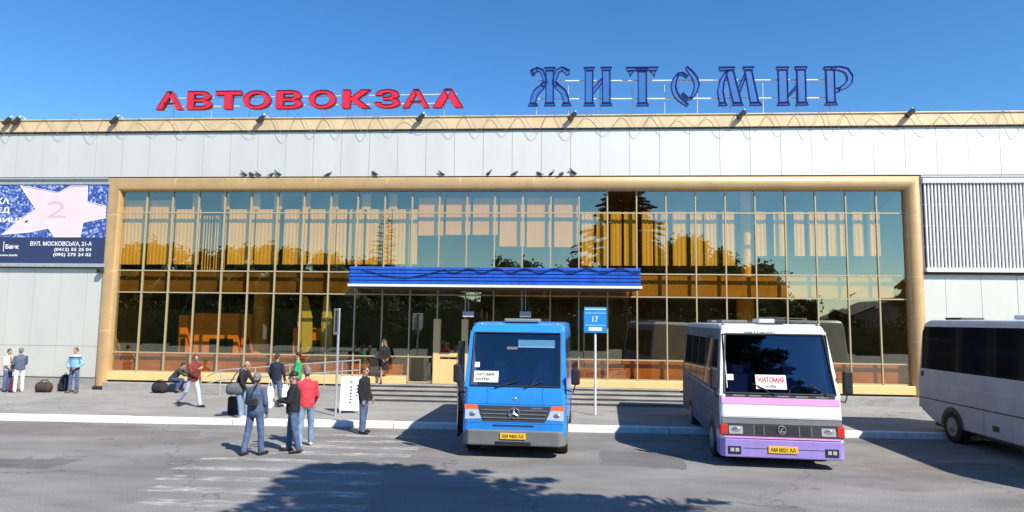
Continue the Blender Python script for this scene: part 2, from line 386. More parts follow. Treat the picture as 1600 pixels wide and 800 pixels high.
# glazed bays
m0, m17, m26 = fp(231, 310).x, fp(949, 310).x, fp(1367.8, 310).x
edges = [GX0] + [m0 + (m17 - m0) * k / 17 for k in range(18)] + [m17 + (m26 - m17) * k / 9 for k in range(1, 10)] + [GX1]
ZR = [0.86, 1.583, 3.90, 4.745, 7.03, GTOP]
ZLAND = 0.60
rnd = random.Random(11)
MW = 0.023
for k in range(len(edges) - 1):
    a, b = edges[k], edges[k + 1]
    door = (k == 11); rows = list(ZR)
    if door or k == 12: rows[0] = ZLAND + 0.04
    mb = MB()
    for j in range(5):
        t = [rnd.uniform(-0.0038, 0.0038) for _ in range(4)]; yb = 0.0
        mb.add([(a + MW, yb + t[0], rows[j] + MW), (b - MW, yb + t[1], rows[j] + MW), (b - MW, yb + t[2], rows[j + 1] - MW), (a + MW, yb + t[3], rows[j + 1] - MW)], [(0, 1, 2, 3)])
    win = mb.build('window', M['glass'], BG, fix=False)
    fm = MB()
    fm.box((a - MW, -0.05, rows[0]), (a + MW, 0.04, rows[5]))
    if k == len(edges) - 2: fm.box((b - MW, -0.05, rows[0]), (b + MW, 0.04, rows[5]))
    for j in range(6):
        hh = MW if j not in (0,) else 0.03
        fm.box((a + MW, -0.04, rows[j] - hh), (b - MW, 0.035, rows[j] + hh))
    fm.build('frame', M['mull'], win)
# door leaf frame in bay 12 and its jamb
mb = MB(); a, b = edges[12], edges[13]
mb.box((a - 0.12, -0.10, ZLAND), (a + 0.14, 0.10, 3.0)); mb.box((b - 0.12, -0.10, ZLAND), (b + 0.12, 0.10, 3.0)); mb.box((a + 0.14, -0.10, ZLAND), (b - 0.12, 0.10, ZLAND + 0.9)); mb.box((a + 0.14, -0.1, 1.60), (b - 0.12, 0.1, 1.75))
dr = mb.build('door', M['sill'], BG, bevel=0.01)
mb = MB(); mb.tube([(b - 0.2, -0.12, 1.4), (b - 0.2, -0.17, 1.4), (b - 0.2, -0.17, 1.75), (b - 0.2, -0.12, 1.75)], 0.015); mb.build('handle', M['steel'], dr)
# sill band and plinth
ZB = 0.53
mb = MB()
mb.box((GX0 - 0.1, -0.22, ZB), (edges[11] - 0.05, 0.0, 0.835)); mb.box((edges[13] + 0.12, -0.22, ZB), (GX1 + 0.1, 0.0, 0.835))
mb.build('sill', M['sill'], BG, bevel=0.012)
mb = MB(); mb.box((GX0 - 0.1, -0.12, 0.12), (GX1 + 0.1, 0.0, ZB - 0.003)); mb.build('sill_gap', M['dark'], BG)
for lo_, hi_ in (((BL, -0.20, 0.10), (fr_lo + 0.02, 0.0, 0.56)), ((fr_r1 - 0.02, -0.2, 0.10), (BR, 0.0, 0.56)), ((fr_lo + RW, -0.5, 0.10), (fp(575, 600).x, -0.121, 0.46)), ((fp(1065, 610).x + 0.8, -0.5, 0.10), (fr_r1 - RW, -0.121, 0.46))):
    MB().box(lo_, hi_).build('plinth', M['concrete'], BG, bevel=0.01)
# side walls of panels
LZ = [0.58, fp(80, 540, -0.15).z, fp(80, 412, -0.15).z + 0.02, fp(80, 283, -0.2).z, ZCL0 - 0.03]
lx = [fp(133, 480, -0.15).x - 1.08 * i for i in range(18, -1, -1)] + [fr_lo + 0.02]
panels(lx, LZ, -0.15, 'cladding', 5)
RZ = [0.58, fp(1520, 540, -0.15).z, fp(1520, 427, -0.15).z, fp(1520, 281, -0.2).z, ZCL0 - 0.03]
rx = [fr_r1 - 0.02] + [fp(1478, 460, -0.15).x + 1.22 * i for i in range(0, 13)]
panels(rx, RZ, -0.15, 'cladding', 6)
mb = MB(); mb.box((BL, -0.18, 0.562), (fr_lo, -0.10, 0.60)); mb.box((fr_r1, -0.18, 0.562), (BR, -0.10, 0.60)); mb.build('drip_edge', M['dark'], BG)
mb = MB()
for zz in (fp(80, 279.5, -0.2).z, ):
    MB().box((BL, -0.27, zz - 0.03), (fr_lo - 0.002, -0.12, zz + 0.03)).build('flashing', M['steel'], BG); MB().box((fr_r1 + 0.002, -0.27, zz - 0.03), (BR, -0.12, zz + 0.03)).build('flashing', M['steel'], BG)
# louvre grille on the right wall
g0, g1 = fp(1445, 350, -0.25).x, fp(1640, 350, -0.25).x; gz0, gz1 = fp(1520, 419, -0.25).z, fp(1520, 286, -0.25).z
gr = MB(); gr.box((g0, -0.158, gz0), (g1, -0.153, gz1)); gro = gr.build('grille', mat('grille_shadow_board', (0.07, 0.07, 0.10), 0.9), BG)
mb = MB(); st = 0.122; xx = g0 + 0.04
while xx < g1:
    mb.box((xx, -0.26, gz0), (xx + 0.05, -0.19, gz1)); xx += st
for i in range(1, 4):
    zz = gz0 + (gz1 - gz0) * i / 4; mb.box((g0, -0.168, zz - 0.012), (g1, -0.160, zz + 0.012))
mb.build('slats', M['white'], gro)
MB().box((g0 - 0.03, -0.32, gz1), (g1, -0.155, gz1 + 0.17)).build('frame', M['white'], gro, bevel=0.008); MB().box((g0 - 0.03, -0.32, gz0 - 0.15), (g1, -0.155, gz0)).build('frame', M['white'], gro, bevel=0.008)
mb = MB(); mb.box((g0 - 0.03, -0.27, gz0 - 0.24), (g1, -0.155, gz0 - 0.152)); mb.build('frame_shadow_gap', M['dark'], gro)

# interior
mb = MB(); mb.box((GX0 - 1, 0.12, 0.2), (GX1 + 1, 13, 0.60)); mb.build('interior_floor', M['intfloor'], BG)
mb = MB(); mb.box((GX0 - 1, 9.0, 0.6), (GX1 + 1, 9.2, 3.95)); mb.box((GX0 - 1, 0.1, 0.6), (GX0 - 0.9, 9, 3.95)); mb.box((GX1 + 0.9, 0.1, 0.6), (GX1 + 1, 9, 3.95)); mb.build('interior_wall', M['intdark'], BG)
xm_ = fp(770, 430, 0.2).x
MB().box((GX0 - 1, 0.20, 3.95), (xm_, 13, 4.70)).build('interior_slab', mat('spandrel_board_brown', (0.19, 0.135, 0.085), 0.8, var=0.2, vscale=1), BG); MB().box((xm_, 0.20, 3.95), (GX1 + 1, 13, 4.70)).build('interior_slab', M['spandrel'], BG)  # left slab in a darker copy: its dimmer look is put into the colour
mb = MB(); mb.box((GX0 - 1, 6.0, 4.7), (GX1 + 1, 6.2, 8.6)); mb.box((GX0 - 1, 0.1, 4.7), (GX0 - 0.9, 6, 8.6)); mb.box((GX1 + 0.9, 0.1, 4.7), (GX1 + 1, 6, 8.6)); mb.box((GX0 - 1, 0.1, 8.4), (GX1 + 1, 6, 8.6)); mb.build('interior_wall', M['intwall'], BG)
mb = MB(); mb.box((GX0, 0.16, 0.60), (edges[11] - 0.1, 0.26, 1.55)); mb.box((edges[13] + 0.1, 0.16, 0.60), (GX1, 0.26, 1.55)); mb.build('interior_low_wall', M['lowwall'], BG)
for u in (408, 1165):
    p = fp(u, 500, 2.2); mb = MB(); mb.tube([(p.x, 2.2, 0.6), (p.x, 2.2, 3.95)], 0.33, 20); mb.build('column', M['ycol'], BG, smooth=40)
p = fp(1165, 350, 1.0); mb = MB(); mb.tube([(p.x, 1.0, 4.7), (p.x, 1.0, 8.4)], 0.2, 16); mb.build('column', M['ycol'], BG, smooth=40)

# curtains and blinds hung behind the upper glazing
def curtain(u0, u1, v0, v1, label, group, m='curtain', Y=0.20, pleat=0.010):
    a = fp(u0, (v0 + v1) / 2, Y); b = fp(u1, (v0 + v1) / 2, Y); z1 = fp(u0, v0, Y).z; z0 = max(fp(u0, v1, Y).z, 4.72)
    n = max(4, int((b.x - a.x) / 0.03)); mb = MB(); pts = []
    ph = random.uniform(0, 6)
    for i in range(n + 1):
        x = a.x + (b.x - a.x) * i / n; pts.append((x, Y + pleat * math.sin(x * 42 + ph) + pleat * 0.4 * math.sin(x * 17)))
    fs = [(i, i + 1, n + 2 + i, n + 1 + i) for i in range(n)]
    mb.add([(x, y, z0) for x, y in pts] + [(x, y + 0.004, z1) for x, y in pts], fs)
    mb.add([(x, y + 0.012, z0) for x, y in pts] + [(x, y + 0.016, z1) for x, y in pts], [tuple(reversed(f)) for f in fs])
    tag(mb.build('curtain', M[m], smooth=60), label, 'curtain', group)
cl = 'beige curtain behind the upper glass left of the blue canopy'
for (a, b, t) in [(190, 229, 313), (232, 271, 313), (273, 312, 327), (357, 397, 327), (399, 436, 327), (443, 480, 327), (483, 508, 327), (510, 524, 327), (526, 541, 327), (545, 568, 327), (571, 598, 327), (600, 611, 327), (613, 640, 327), (643, 652, 327)]:
    curtain(a, b, t, 413, cl, 'curtains left of the canopy')
for b in (305, 350, 398, 432, 476, 520, 570, 612):
    curtain(b - 4, b + 9, 303, 327, 'short beige curtain end at the very top of the left glass', 'short curtain ends in the top row')
mb = None
for i, (a, b) in enumerate([(317, 353)]):
    Y = 0.20; mb = MB(); q0 = fp(a, 370, Y).x; q1 = fp(b, 370, Y).x; x = q0
    while x < q1:
        wd = random.uniform(0.02, 0.05); mb.box((x, Y, 4.72), (x + wd, Y + 0.03, 6.95)); x += random.uniform(0.09, 0.14)
    tag(mb.build('slat_blind', M['curtain']), 'thin vertical slat blind, half open, behind the upper left glass', 'blind')
for i, (a, b, t) in enumerate([(654, 693, 368), (697, 735, 367), (739, 778, 367), (781, 820, 385), (823, 862, 386), (866, 903, 386)]):
    curtain(a, b, 309, t, 'pinkish roller blind pulled shorter above the canopy, left trio' if i < 3 else 'pinkish roller blind pulled lower above the canopy, right trio', 'roller blinds above the canopy', 'blind', 0.15, 0.002)
u = 909
while u < 1150:
    wd = random.choice((17, 19, 21)); curtain(u, u + wd, 331, 415, 'beige curtain strip behind upper glass just right of the canopy', 'curtain strips right of the canopy'); u += wd + random.choice((3, 4, 7))
u = 1181
while u < 1380:
    wd = random.choice((16, 20, 27)); curtain(u, u + wd, 331, 400, 'shorter beige curtain strip behind the far right upper glass', 'curtain strips at the far right'); u += wd + random.choice((4, 6, 12))
# things inside the lower hall
def kiosk(u0, u1, v0, Y, label):
    a = fp(u0, 520, Y); b = fp(u1, 520, Y); z1 = fp(u0, v0, Y).z
    t = empty('kiosk', label, 'kiosk', ((a.x + b.x) / 2, Y, 0.6)); hw = (b.x - a.x) / 2
    mb = MB(); mb.box((-hw, 0, 0), (hw, 1.0, z1 - 0.6)); mb.build('booth', M['orange'], t, bevel=0.02)
    mb = MB(); mb.box((-hw * 0.25, -0.03, 0.9), (hw * 0.8, -0.003, 1.5)); mb.build('counter_window', M['dark'], t)
    mb = MB(); mb.box((-hw - 0.05, -0.12, 0.75), (hw + 0.05, -0.004, 0.80)); mb.build('counter', M['sill'], t)
kiosk(278, 292, 492, 1.2, 'narrow orange booth panel far left inside the hall')
kiosk(303, 372, 489, 1.4, 'wide orange ticket booth inside the hall left of the yellow column')
kiosk(377, 391, 491, 1.5, 'slim orange booth panel between wide booth and yellow column')
kiosk(458, 505, 512, 1.0, 'orange counter box under the two feather flags in the hall')
for u, lean, lab in ((474, -0.18, 'pale feather flag with curved edge standing inside left of the canopy'), (505, 0.05, 'straight pale feather flag right of the curved one inside hall')):
    p = fp(u, 480, 0.7); t = empty('feather_flag', lab, 'flag', (p.x, 0.7, 0.6))
    mb = MB(); mb.tube([(0, 0, 0), (0, 0, 1.2), (lean * 0.4, 0, 3.1)], 0.02); mb.build('pole', M['steel'], t)
    mb = MB(); o = 0.42
    mb.prism([(0.02, 0, 1.0), (o, 0, 1.1), (o * 0.9, 0, 2.4), (o * 0.5 + lean * 0.3, 0, 3.2), (lean * 0.4, 0, 3.25), (-0.05 if lean > 0 else -0.22, 0, 2.2)], (0, 0.01, 0)); mb.build('cloth', M['teal'], t)

# canopy
CY = -1.75
ca, cb = fp(546, 435, CY), fp(1001, 435, CY); cz1 = fp(780, 417.5, CY).z; cz0 = fp(780, 449.5, CY).z
mb = MB(); nrib = 5; hz = (cz1 - cz0 - 0.10) / nrib
mb.box((ca.x, CY + 0.05, cz0 + 0.02), (cb.x, -0.08, cz1 - 0.03), 0)
for i in range(nrib):
    z = cz0 + 0.10 + i * hz
    pr = [(ca.x, CY + 0.045, z), (ca.x, CY, z + 0.02), (ca.x, CY, z + hz - 0.03), (ca.x, CY + 0.045, z + hz - 0.005)]
    mb.prism(pr, (cb.x - ca.x, 0, 0))
    pr = [(ca.x, -0.09, z), (ca.x - 0.04, -0.09, z + 0.02), (ca.x - 0.04, -0.09, z + hz - 0.03), (ca.x, -0.09, z + hz - 0.005)]
    mb.prism(pr, (0, CY + 0.13, 0)); 
can = mb.build('canopy', M['blue'], BG)
mb = MB(); mb.box((ca.x - 0.05, CY - 0.03, cz0 + 0.005), (cb.x + 0.05, CY + 0.044, cz0 + 0.095)); mb.build('trim', M['white'], can, bevel=0.006)
mb = MB(); mb.box((ca.x, CY + 0.05, cz0 - 0.02), (cb.x, -0.08, cz0 + 0.018)); mb.build('soffit', mat('soffit_brown', (0.10, 0.075, 0.06), 0.8), can)
for u in (732, 821):
    p = fp(u, 491, -1.0); t = tag(MB().box((p.x - 0.2, -1.08, p.z - 0.1), (p.x + 0.2, -0.98, p.z + 0.1)).tube([(p.x, -1.03, p.z + 0.1), (p.x, -1.03, cz0 - 0.02)], 0.012).build('ceiling_lamp', mat('lamp_glass_grey', (0.5, 0.5, 0.5), 0.4), bevel=0.01), 'small grey lamp hung under the canopy, %s one' % ('left' if u < 800 else 'right'), 'lamp', 'lamps under the canopy')
# cable over the canopy face
pts = []
for i in range(71):
    u = 566 + i * 6.2
    v = 420 + (13 * math.sin(math.pi * min(1, (u - 566) / 130)) if u < 696 else 2.5 + 3.5 * math.sin((u - 696) / 7.5 + 0.6 * math.sin(u / 60)))
    pts.append(fp(u, v, CY - 0.03))
tag(MB().tube(pts, 0.016, 6).build('cable', M['wiredark'], smooth=60), 'dark cable sagging along the front of the blue canopy', 'cable')

# steps and landing, ramp
sxa, sxb = fp(577, 600, -0.4).x, fp(1062, 610, -0.4).x
for i in range(4):
    pass
mb = MB(); yb = -0.122
lev = [(ZLAND, -0.62, 0.0), (0.49, -1.12, 0.25), (0.38, -1.62, 0.5), (0.27, -2.12, 0.75)]
y_prev = yb
for i, (z, yf, ex) in enumerate(lev):
    mb.box((sxa, yf + 0.05, 0.1), (sxb + ex - 0.03, y_prev, z - 0.045)); mb.box((sxa - 0.02, yf, z - 0.044), (sxb + ex, y_prev, z)); y_prev = yf + 0.05
st_o = tag(mb.build('entrance_steps', M['step'], bevel=0.015), 'wide worn stone steps up to the glass entrance under the canopy', 'steps')
r0, r1 = fp(352, 612, -1.0).x, sxa - 0.004
mb = MB(); mb.prism([(r0, -1.5, 0.12), (r1, -1.5, 0.12), (r1, -1.5, ZLAND), (r0, -1.5, SW + 0.01)], (0, 0.98, 0))
tag(mb.build('ramp', M['concrete'], bevel=0.01), 'concrete wheelchair ramp rising to the entrance steps', 'ramp')
rl = empty('ramp_railing', 'grey tubular handrail along the entrance ramp behind waiting people', 'railing', (r0, -1.42, SW))
mb = MB()
def rz_(x): return SW + 0.01 + (ZLAND - SW) * (x / (r1 - r0))
for hgt in (0.9, 0.55):
    mb.tube([(-0.5, 0, SW + hgt * 0.75 - SW), (0, 0, rz_(0) + hgt - SW), (r1 - r0 - 0.05, 0, rz_(r1 - r0) + hgt - SW)], 0.024, 8).build('rail', M['steel'], rl, smooth=50); mb = MB()
for i in range(9):
    x = (r1 - r0 - 0.08) * i / 8 + 0.01; mb = MB(); mb.tube([(x, 0, rz_(x) - SW - 0.01), (x, 0, rz_(x) + 0.89 - SW)], 0.02, 8); mb.build('post', M['steel'], rl, smooth=50)

# floodlights on the roof edge
def floodlight(u, v, lab, tilt=0.55):
    p = fp(u, v, -0.46); t = empty('floodlight', lab, 'floodlight', (p.x, -0.26, ZTOP + 0.045), 0, 'floodlights along the roof edge'); t.scale = (0.82, 0.82, 0.82)
    mb = MB(); mb.tube([(0.16, 0.2, 0.0), (0.16, 0.15, 0.12), (0.14, -0.10, 0.16), (0.10, -0.16, 0.08)], 0.022, 6); mb.box((0.08, 0.1, 0), (0.24, 0.3, 0.03)); mb.build('arm', M['white'], t)
    rot = Matrix.Translation((0.0, -0.20, -0.10)) @ Matrix.Rotation(-0.75, 4, 'Y') @ Matrix.Rotation(0.5, 4, 'X')
    mb = MB(); mb.box((-0.26, -0.06, -0.09), (0.20, 0.10, 0.09), 0, rot); mb.build('housing', M['lampgrey'], t, bevel=0.02)
    mb = MB(); mb.box((-0.24, -0.075, -0.075), (0.18, -0.062, 0.075), 0, rot); mb.build('lens', mat('lamp_lens', (0.05, 0.05, 0.045), 0.2), t)
for u, v, d in ((10, 186, 'leftmost of all at the roof edge'), (24, 186, 'right of its twin at the far left roof edge'), (178, 183, 'above the top left corner of the gold frame'), (407, 182, 'below the red letters, under its second O'), (657, 181, 'below the red letters at the penultimate A'), (895, 176, 'below the first blue letter at roof edge'), (1160, 175, 'below the blue letter M at roof edge'), (1424, 173, 'alone right of the blue letters at roof edge')):
    floodlight(u, v, 'dark floodlight on a white arm, ' + d)
# garland wire looping along the cornice
pts = []; N = 900
for i in range(N):
    u = -30 + i * 1660 / N; ph = u / 46.5 * 2 * math.pi + 1.3 * math.sin(u / 97.0) + 0.7 * math.sin(u / 41.0)
    amp = 13 + 3 * math.sin(u / 61.0) + 3.5 * math.sin(u / 23.0 + 1.7)
    v = 196 - u * 0.006 + amp * math.sin(ph)
    pts.append(fp(u, v, -0.36))
tag(MB().tube(pts, 0.008, 4).build('light_string', M['wire'], smooth=80), 'thin light string looping in waves along the beige cornice', 'light string')

# pigeons on the gold frame
def pigeon_mesh():
    mb = MB()
    def ring(c, rx, rz, n=8, tilt=0.0): return [(c[0] + 0, c[1] + rx * math.cos(2 * math.pi * i / n), c[2] + rz * math.sin(2 * math.pi * i / n)) for i in range(n)]
    mb.loft([ring((-0.20, 0, 0.06), 0.025, 0.01), ring((-0.12, 0, 0.085), 0.035, 0.022), ring((-0.05, 0, 0.115), 0.06, 0.055), ring((0.03, 0, 0.14), 0.065, 0.065), ring((0.085, 0, 0.18), 0.045, 0.05), ring((0.11, 0, 0.225), 0.03, 0.035), ring((0.125, 0, 0.255), 0.03, 0.03), ring((0.155, 0, 0.255), 0.015, 0.018), ring((0.18, 0, 0.245), 0.004, 0.004)])
    for s in (-1, 1): mb.tube([(0.0, s * 0.025, 0.08), (0.005, s * 0.025, 0.0)], 0.007, 5); mb.tube([(-0.02, s * 0.025, 0.004), (0.035, s * 0.025, 0.004)], 0.006, 5)
    return mb
pg = pigeon_mesh().build('pigeon', mat('pigeon_feathers', (0.055, 0.052, 0.055), 0.7, var=0.4, vscale=20), smooth=60)
pl = [(378, 'facing left, first of the row at left'), (388, 'second of the row at left'), (400, 'third of the row at left, hunched'), (420, 'in the pair left of centre, left bird'), (431, 'in the pair left of centre, right bird'), (510, 'alone above the left glass'), (582, 'standing alone above canopy\'s left end'), (689, 'alone, upright, left of the middle'), (762, 'alone above the shorter pink blinds'), (804, 'first of the group right of middle'), (842, 'second of the group right of middle'), (861, 'third of the group right of middle'), (878, 'fourth of the group right of middle'), (897, 'last bird at the right end of the group')]
for i, (u, d) in enumerate(pl):
    o = pg if i == 0 else pg.copy()
    if i: COL.objects.link(o)
    p = fp(u, 270, -0.45); o.location = (p.x, -0.19, ft1 - 0.008); s = random.uniform(0.85, 1.08); o.scale = (s, s, s * random.uniform(0.85, 1.1)); o.rotation_euler = (0, 0, random.choice((0.3, 2.7, 3.6, -0.4, 0.9)))
    tag(o, 'dark pigeon on the gold frame, ' + d, 'pigeon', 'pigeons on the gold frame')

# small speaker on the left wall
p = fp(157, 423, -0.3); t = empty('wall_camera', 'small grey camera box on wall under the billboard corner', 'camera', (p.x, -0.15, p.z))
MB().box((-0.10, -0.25, -0.09), (0.10, -0.02, 0.09)).build('housing', M['lampgrey'], t, bevel=0.02); MB().tube([(0, 0, 0), (0, -0.05, 0)], 0.03, 8).build('bracket', M['steel'], t); MB().tube([(0, -0.25, 0), (0, -0.275, 0)], 0.05, 12).build('lens', M['black'], t)

# ================================================================== ROOF LETTERS
YL = -0.05
sg = empty('roof_sign', 'red roof sign of ten bold wide letters on rails', 'sign', (0, YL, ZTOP + 0.04))
letters = [('А', 243.5, 285), ('В', 292, 330), ('Т', 336, 376), ('О', 379, 422), ('В', 431, 472), ('О', 482, 524), ('К', 535, 579), ('З', 585, 625), ('А', 629, 671), ('Λ', 676, 724)]
LB = {'Т': 0.055, 'К': 0.05, 'Λ': 0.06}
for ch, u0, u1 in letters:
    um = (u0 + u1) / 2; vt = 143 - (um - 245) * 0.0095; vb = 171.5 - (um - 245) * 0.008
    a, b = fp(u0, vb, YL).x, fp(u1, vb, YL).x; z0 = fp(um, vb, YL).z; z1 = fp(um, vt, YL).z
    mb = MB()
    text_on(mb, ch, lambda s, t: V((a + (b - a) * s, 0, z0 + (z1 - z0) * t - sg.location.z)), 0, LB.get(ch, 0.03), (0, 0.16, 0), 1)
    lo = mb.build('letter', [M['red'], M['redside']], sg, fix=False)
    # lit rim: a slim tube set inside the face edge
    vs, fs, _ = text_geo(ch, LB.get(ch, 0.03))
    cnt = {}
    for f in fs:
        for i in range(len(f)): e = tuple(sorted((f[i], f[(i + 1) % len(f)]))); cnt[e] = cnt.get(e, 0) + 1
    mb = MB()
    for (i, j), n_ in cnt.items():
        if n_ == 1:
            P = [V((a + (b - a) * vs[q].x, -0.012, z0 + (z1 - z0) * vs[q].y - sg.location.z)) for q in (i, j)]
            if (P[0] - P[1]).length > 1e-4: mb.tube(P, 0.016, 4, cap=False)
    mb.build('rim', M['redside'], lo, fix=False)
ra, rb = fp(250, 160, YL).x, fp(712, 160, YL).x
for f_, th in ((0.30, 0.022), (0.76, 0.022)):
    zz = (fp(480, 171, YL).z * (1 - f_) + fp(480, 141, YL).z * f_) - sg.location.z
    MB().tube([(ra, 0.2, zz - 0.02), (rb, 0.2, zz + 0.02)], th, 6).build('rail', M['white'], sg)
for i in range(8):
    xx = ra + (rb - ra) * (i + 0.3) / 7.6; MB().tube([(xx, 0.22, -0.05), (xx, 0.22, 0.62)], 0.018, 6).build('post', M['steel'], sg)

sg2 = empty('roof_sign', 'blue roof sign of seven slab serif letters with neon outlines', 'sign', (0, YL, ZTOP + 0.04))
def arc(cx, cy, rx, ry, a0, a1, n=8): return [(cx + rx * math.cos(R(a0 + (a1 - a0) * i / n)), cy + ry * math.sin(R(a0 + (a1 - a0) * i / n))) for i in range(n + 1)]
def ribbon(ctr, w):
    L_, R_ = [], []
    for i, p in enumerate(ctr):
        q0 = ctr[max(i - 1, 0)]; q1 = ctr[min(i + 1, len(ctr) - 1)]; dx, dy = q1[0] - q0[0], q1[1] - q0[1]; l = math.hypot(dx, dy) or 1
        ww = w[i] if isinstance(w, list) else w
        L_.append((p[0] - dy / l * ww / 2, p[1] + dx / l * ww / 2)); R_.append((p[0] + dy / l * ww / 2, p[1] - dx / l * ww / 2))
    return L_ + R_[::-1]
def stem_(x, w_, b0=0, b1=60, ser=9): return [[(x - w_ / 2, b0 + 4), (x + w_ / 2, b0 + 4), (x + w_ / 2, b1 - 4), (x - w_ / 2, b1 - 4)], [(x - ser, b0), (x + ser, b0), (x + w_ / 2 + 1, b0 + 4.6), (x - w_ / 2 - 1, b0 + 4.6)], [(x - ser, b1), (x + ser, b1), (x + w_ / 2 + 1, b1 - 4.6), (x - w_ / 2 - 1, b1 - 4.6)]]
G = {}
G['Zh'] = (825, 894, stem_(34, 12) + [ribbon([(8, 53), (14, 58), (21, 55), (25, 46), (27, 36), (24, 31)], 6), ribbon([(60, 53), (54, 58), (47, 55), (43, 46), (41, 36), (44, 31)], 6),
      ribbon([(26, 37), (22, 30), (13, 22), (9, 12), (8, 4)], [5, 8, 9, 9, 9]), ribbon([(42, 37), (46, 30), (55, 22), (59, 12), (60, 4)], [5, 8, 9, 9, 9]), [(-0, 0), (16, 0), (13, 4.5), (3, 4.5)], [(52, 0), (68, 0), (65, 4.5), (55, 4.5)],
      [(3, 56), (12, 60), (14, 56), (9, 48), (4, 49)], [(65, 56), (56, 60), (54, 56), (59, 48), (64, 49)]])
G['I'] = (911, 957, stem_(9.5, 12) + stem_(36.5, 12) + [[(15.5, 18), (30.5, 36), (30.5, 44), (15.5, 26)]])
G['T'] = (978, 1029, [[(0, 60), (51, 60), (49, 55), (2, 55)], [(4, 55), (14, 55), (10, 51), (7, 45)], [(47, 55), (37, 55), (41, 51), (45, 45)]] + stem_(26, 13, 0, 58, 10))
G['O'] = (1051, 1091, [ribbon([(22, 60), (30, 51), (36, 42), (38.5, 32), (36, 22), (30, 12)], [4, 7, 8, 8, 6, 3]), ribbon([(9, 49), (4, 40), (1.5, 30), (4, 20), (10, 11), (24, 0)], [3, 6, 8, 8, 7, 4]), ribbon([(9, 49), (16, 50), (24, 45)], 4), ribbon([(30, 12), (24, 10), (15, 19)], 4)])
G['M'] = (1120, 1191, [[(4, 60), (30, 60), (28, 55), (6, 55)], [(15, 56), (27, 56), (39, 4), (26, 4)], ribbon([(17, 54), (9, 38), (6, 22), (9, 4)], [4, 7, 9, 9]), [(2, 0), (17, 0), (14, 4.5), (5, 4.5)], [(24, 0), (42, 0), (39, 4.5), (26, 4.5)], [(42, 60), (60, 60), (57, 55), (45, 55)], [(45, 56), (56, 56), (66, 4), (53, 4)], [(52, 0), (71, 0), (67, 4.5), (53, 4.5)], [(36, 18), (46, 44), (46, 52), (34, 26)]])
G['I2'] = (1214, 1265, stem_(10.5, 14, 0, 60, 10) + stem_(39.5, 13, 0, 60, 10) + [[(17.5, 12), (33, 28), (33, 32), (17.5, 16)]])
G['R'] = (1288, 1334, stem_(11, 13, 0, 60, 10) + [ribbon([(14, 57.5), (27, 57.5), (37, 54), (42, 45), (41, 36), (34, 29), (24, 24)], [5, 6, 8, 9, 8, 7, 4]), [(18, 26), (27, 28), (24, 20), (18, 21)]])
for key, (u0, u1, polys) in G.items():
    um = (u0 + u1) / 2; vb = 165 + (0 if um < 1000 else -(um - 1000) * 0.004); vt = 105.5 - (um - 825) * 0.003
    P0 = fp(u0, vb, YL); P1 = fp(u1, vb, YL); ZT_ = fp(um, vt, YL).z; sx = (P1.x - P0.x) / (u1 - u0); sz = (ZT_ - fp(um, vb, YL).z) / 60.0; zb = fp(um, vb, YL).z - sg2.location.z
    mb = MB(); tb = MB()
    for qi, poly in enumerate(polys):
        pp = [(P0.x + x * sx, 0.0015 * qi, zb + z * sz) for x, z in poly]
        mb.prism(pp, (0, 0.14, 0), 0, 1)
        tb.tube([(x, y - 0.012, z) for x, y, z in pp], 0.026, 4, closed=True)
        cx = sum(p[0] for p in pp) / len(pp); cz = sum(p[2] for p in pp) / len(pp)
    lo = mb.build('letter', [M['lblue'], M['lblued']], sg2)
    tb.build('tube_outline', M['lblued'], lo, fix=False)
ra, rb = fp(838, 150, YL).x, fp(1300, 150, YL).x
for v in (124, 152.5):
    za, zb_ = fp(838, v, YL).z - sg2.location.z, fp(1300, v - 2, YL).z - sg2.location.z
    MB().tube([(ra, 0.2, za), (rb, 0.2, zb_)], 0.03, 6).build('rail', M['white'], sg2)
for i in range(10):
    xx = ra + (rb - ra) * i / 9; MB().tube([(xx, 0.22, -0.05), (xx, 0.22, 1.3)], 0.02, 6).build('post', M['steel'], sg2)

# ================================================================== BILLBOARD
YB = -0.24
p0 = fp(-60, 410, YB); p1 = fp(165, 410, YB); bz0 = fp(80, 411.5, YB).z; bz1 = fp(80, 288.5, YB).z; bzm = fp(80, 371, YB).z
bb = empty('billboard', 'blue glitter billboard with a pink star hung on the left wall', 'billboard', (p1.x, YB, bz0))
def bl(u, v): q = fp(u, v, YB); return q.x - p1.x, q.z - bz0
glit = mat('glitter_blue_print', (0.06, 0.10, 0.42), 0.5)
n = glit.node_tree.nodes; L = glit.node_tree.links
tc = n.new('ShaderNodeTexCoord'); vo = n.new('ShaderNodeTexVoronoi'); vo.inputs['Scale'].default_value = 13; L.new(tc.outputs['Object'], vo.inputs['Vector'])
rp = n.new('ShaderNodeValToRGB'); e = rp.color_ramp.elements; e[0].position = 0.0; e[0].color = (0.025, 0.05, 0.24, 1); e[1].position = 1; e[1].color = (0.40, 0.50, 0.78, 1); x_ = e.new(0.6); x_.color = (0.05, 0.105, 0.36, 1)
sp = n.new('ShaderNodeSeparateColor'); L.new(vo.outputs['Color'], sp.inputs[0]); L.new(sp.outputs[0], rp.inputs[0]); L.new(rp.outputs[0], n['Principled BSDF'].inputs['Base Color'])
MB().box((p0.x - p1.x, 0, bzm - bz0), (0, 0.06, bz1 - bz0)).build('panel', glit, bb)
MB().box((p0.x - p1.x, 0, 0), (0, 0.06, bzm - bz0 - 0.001)).build('lower_panel', mat('billboard_navy', (0.028, 0.045, 0.11), 0.5), bb)
star = [(32, 290), (91, 301), (110, 290.5), (137, 290.5), (136, 315), (164.5, 322), (164.5, 341), (130, 348), (125, 370.5), (86, 370.5), (76, 357), (48, 363), (2, 367), (28, 345), (56, 326), (44, 308)]
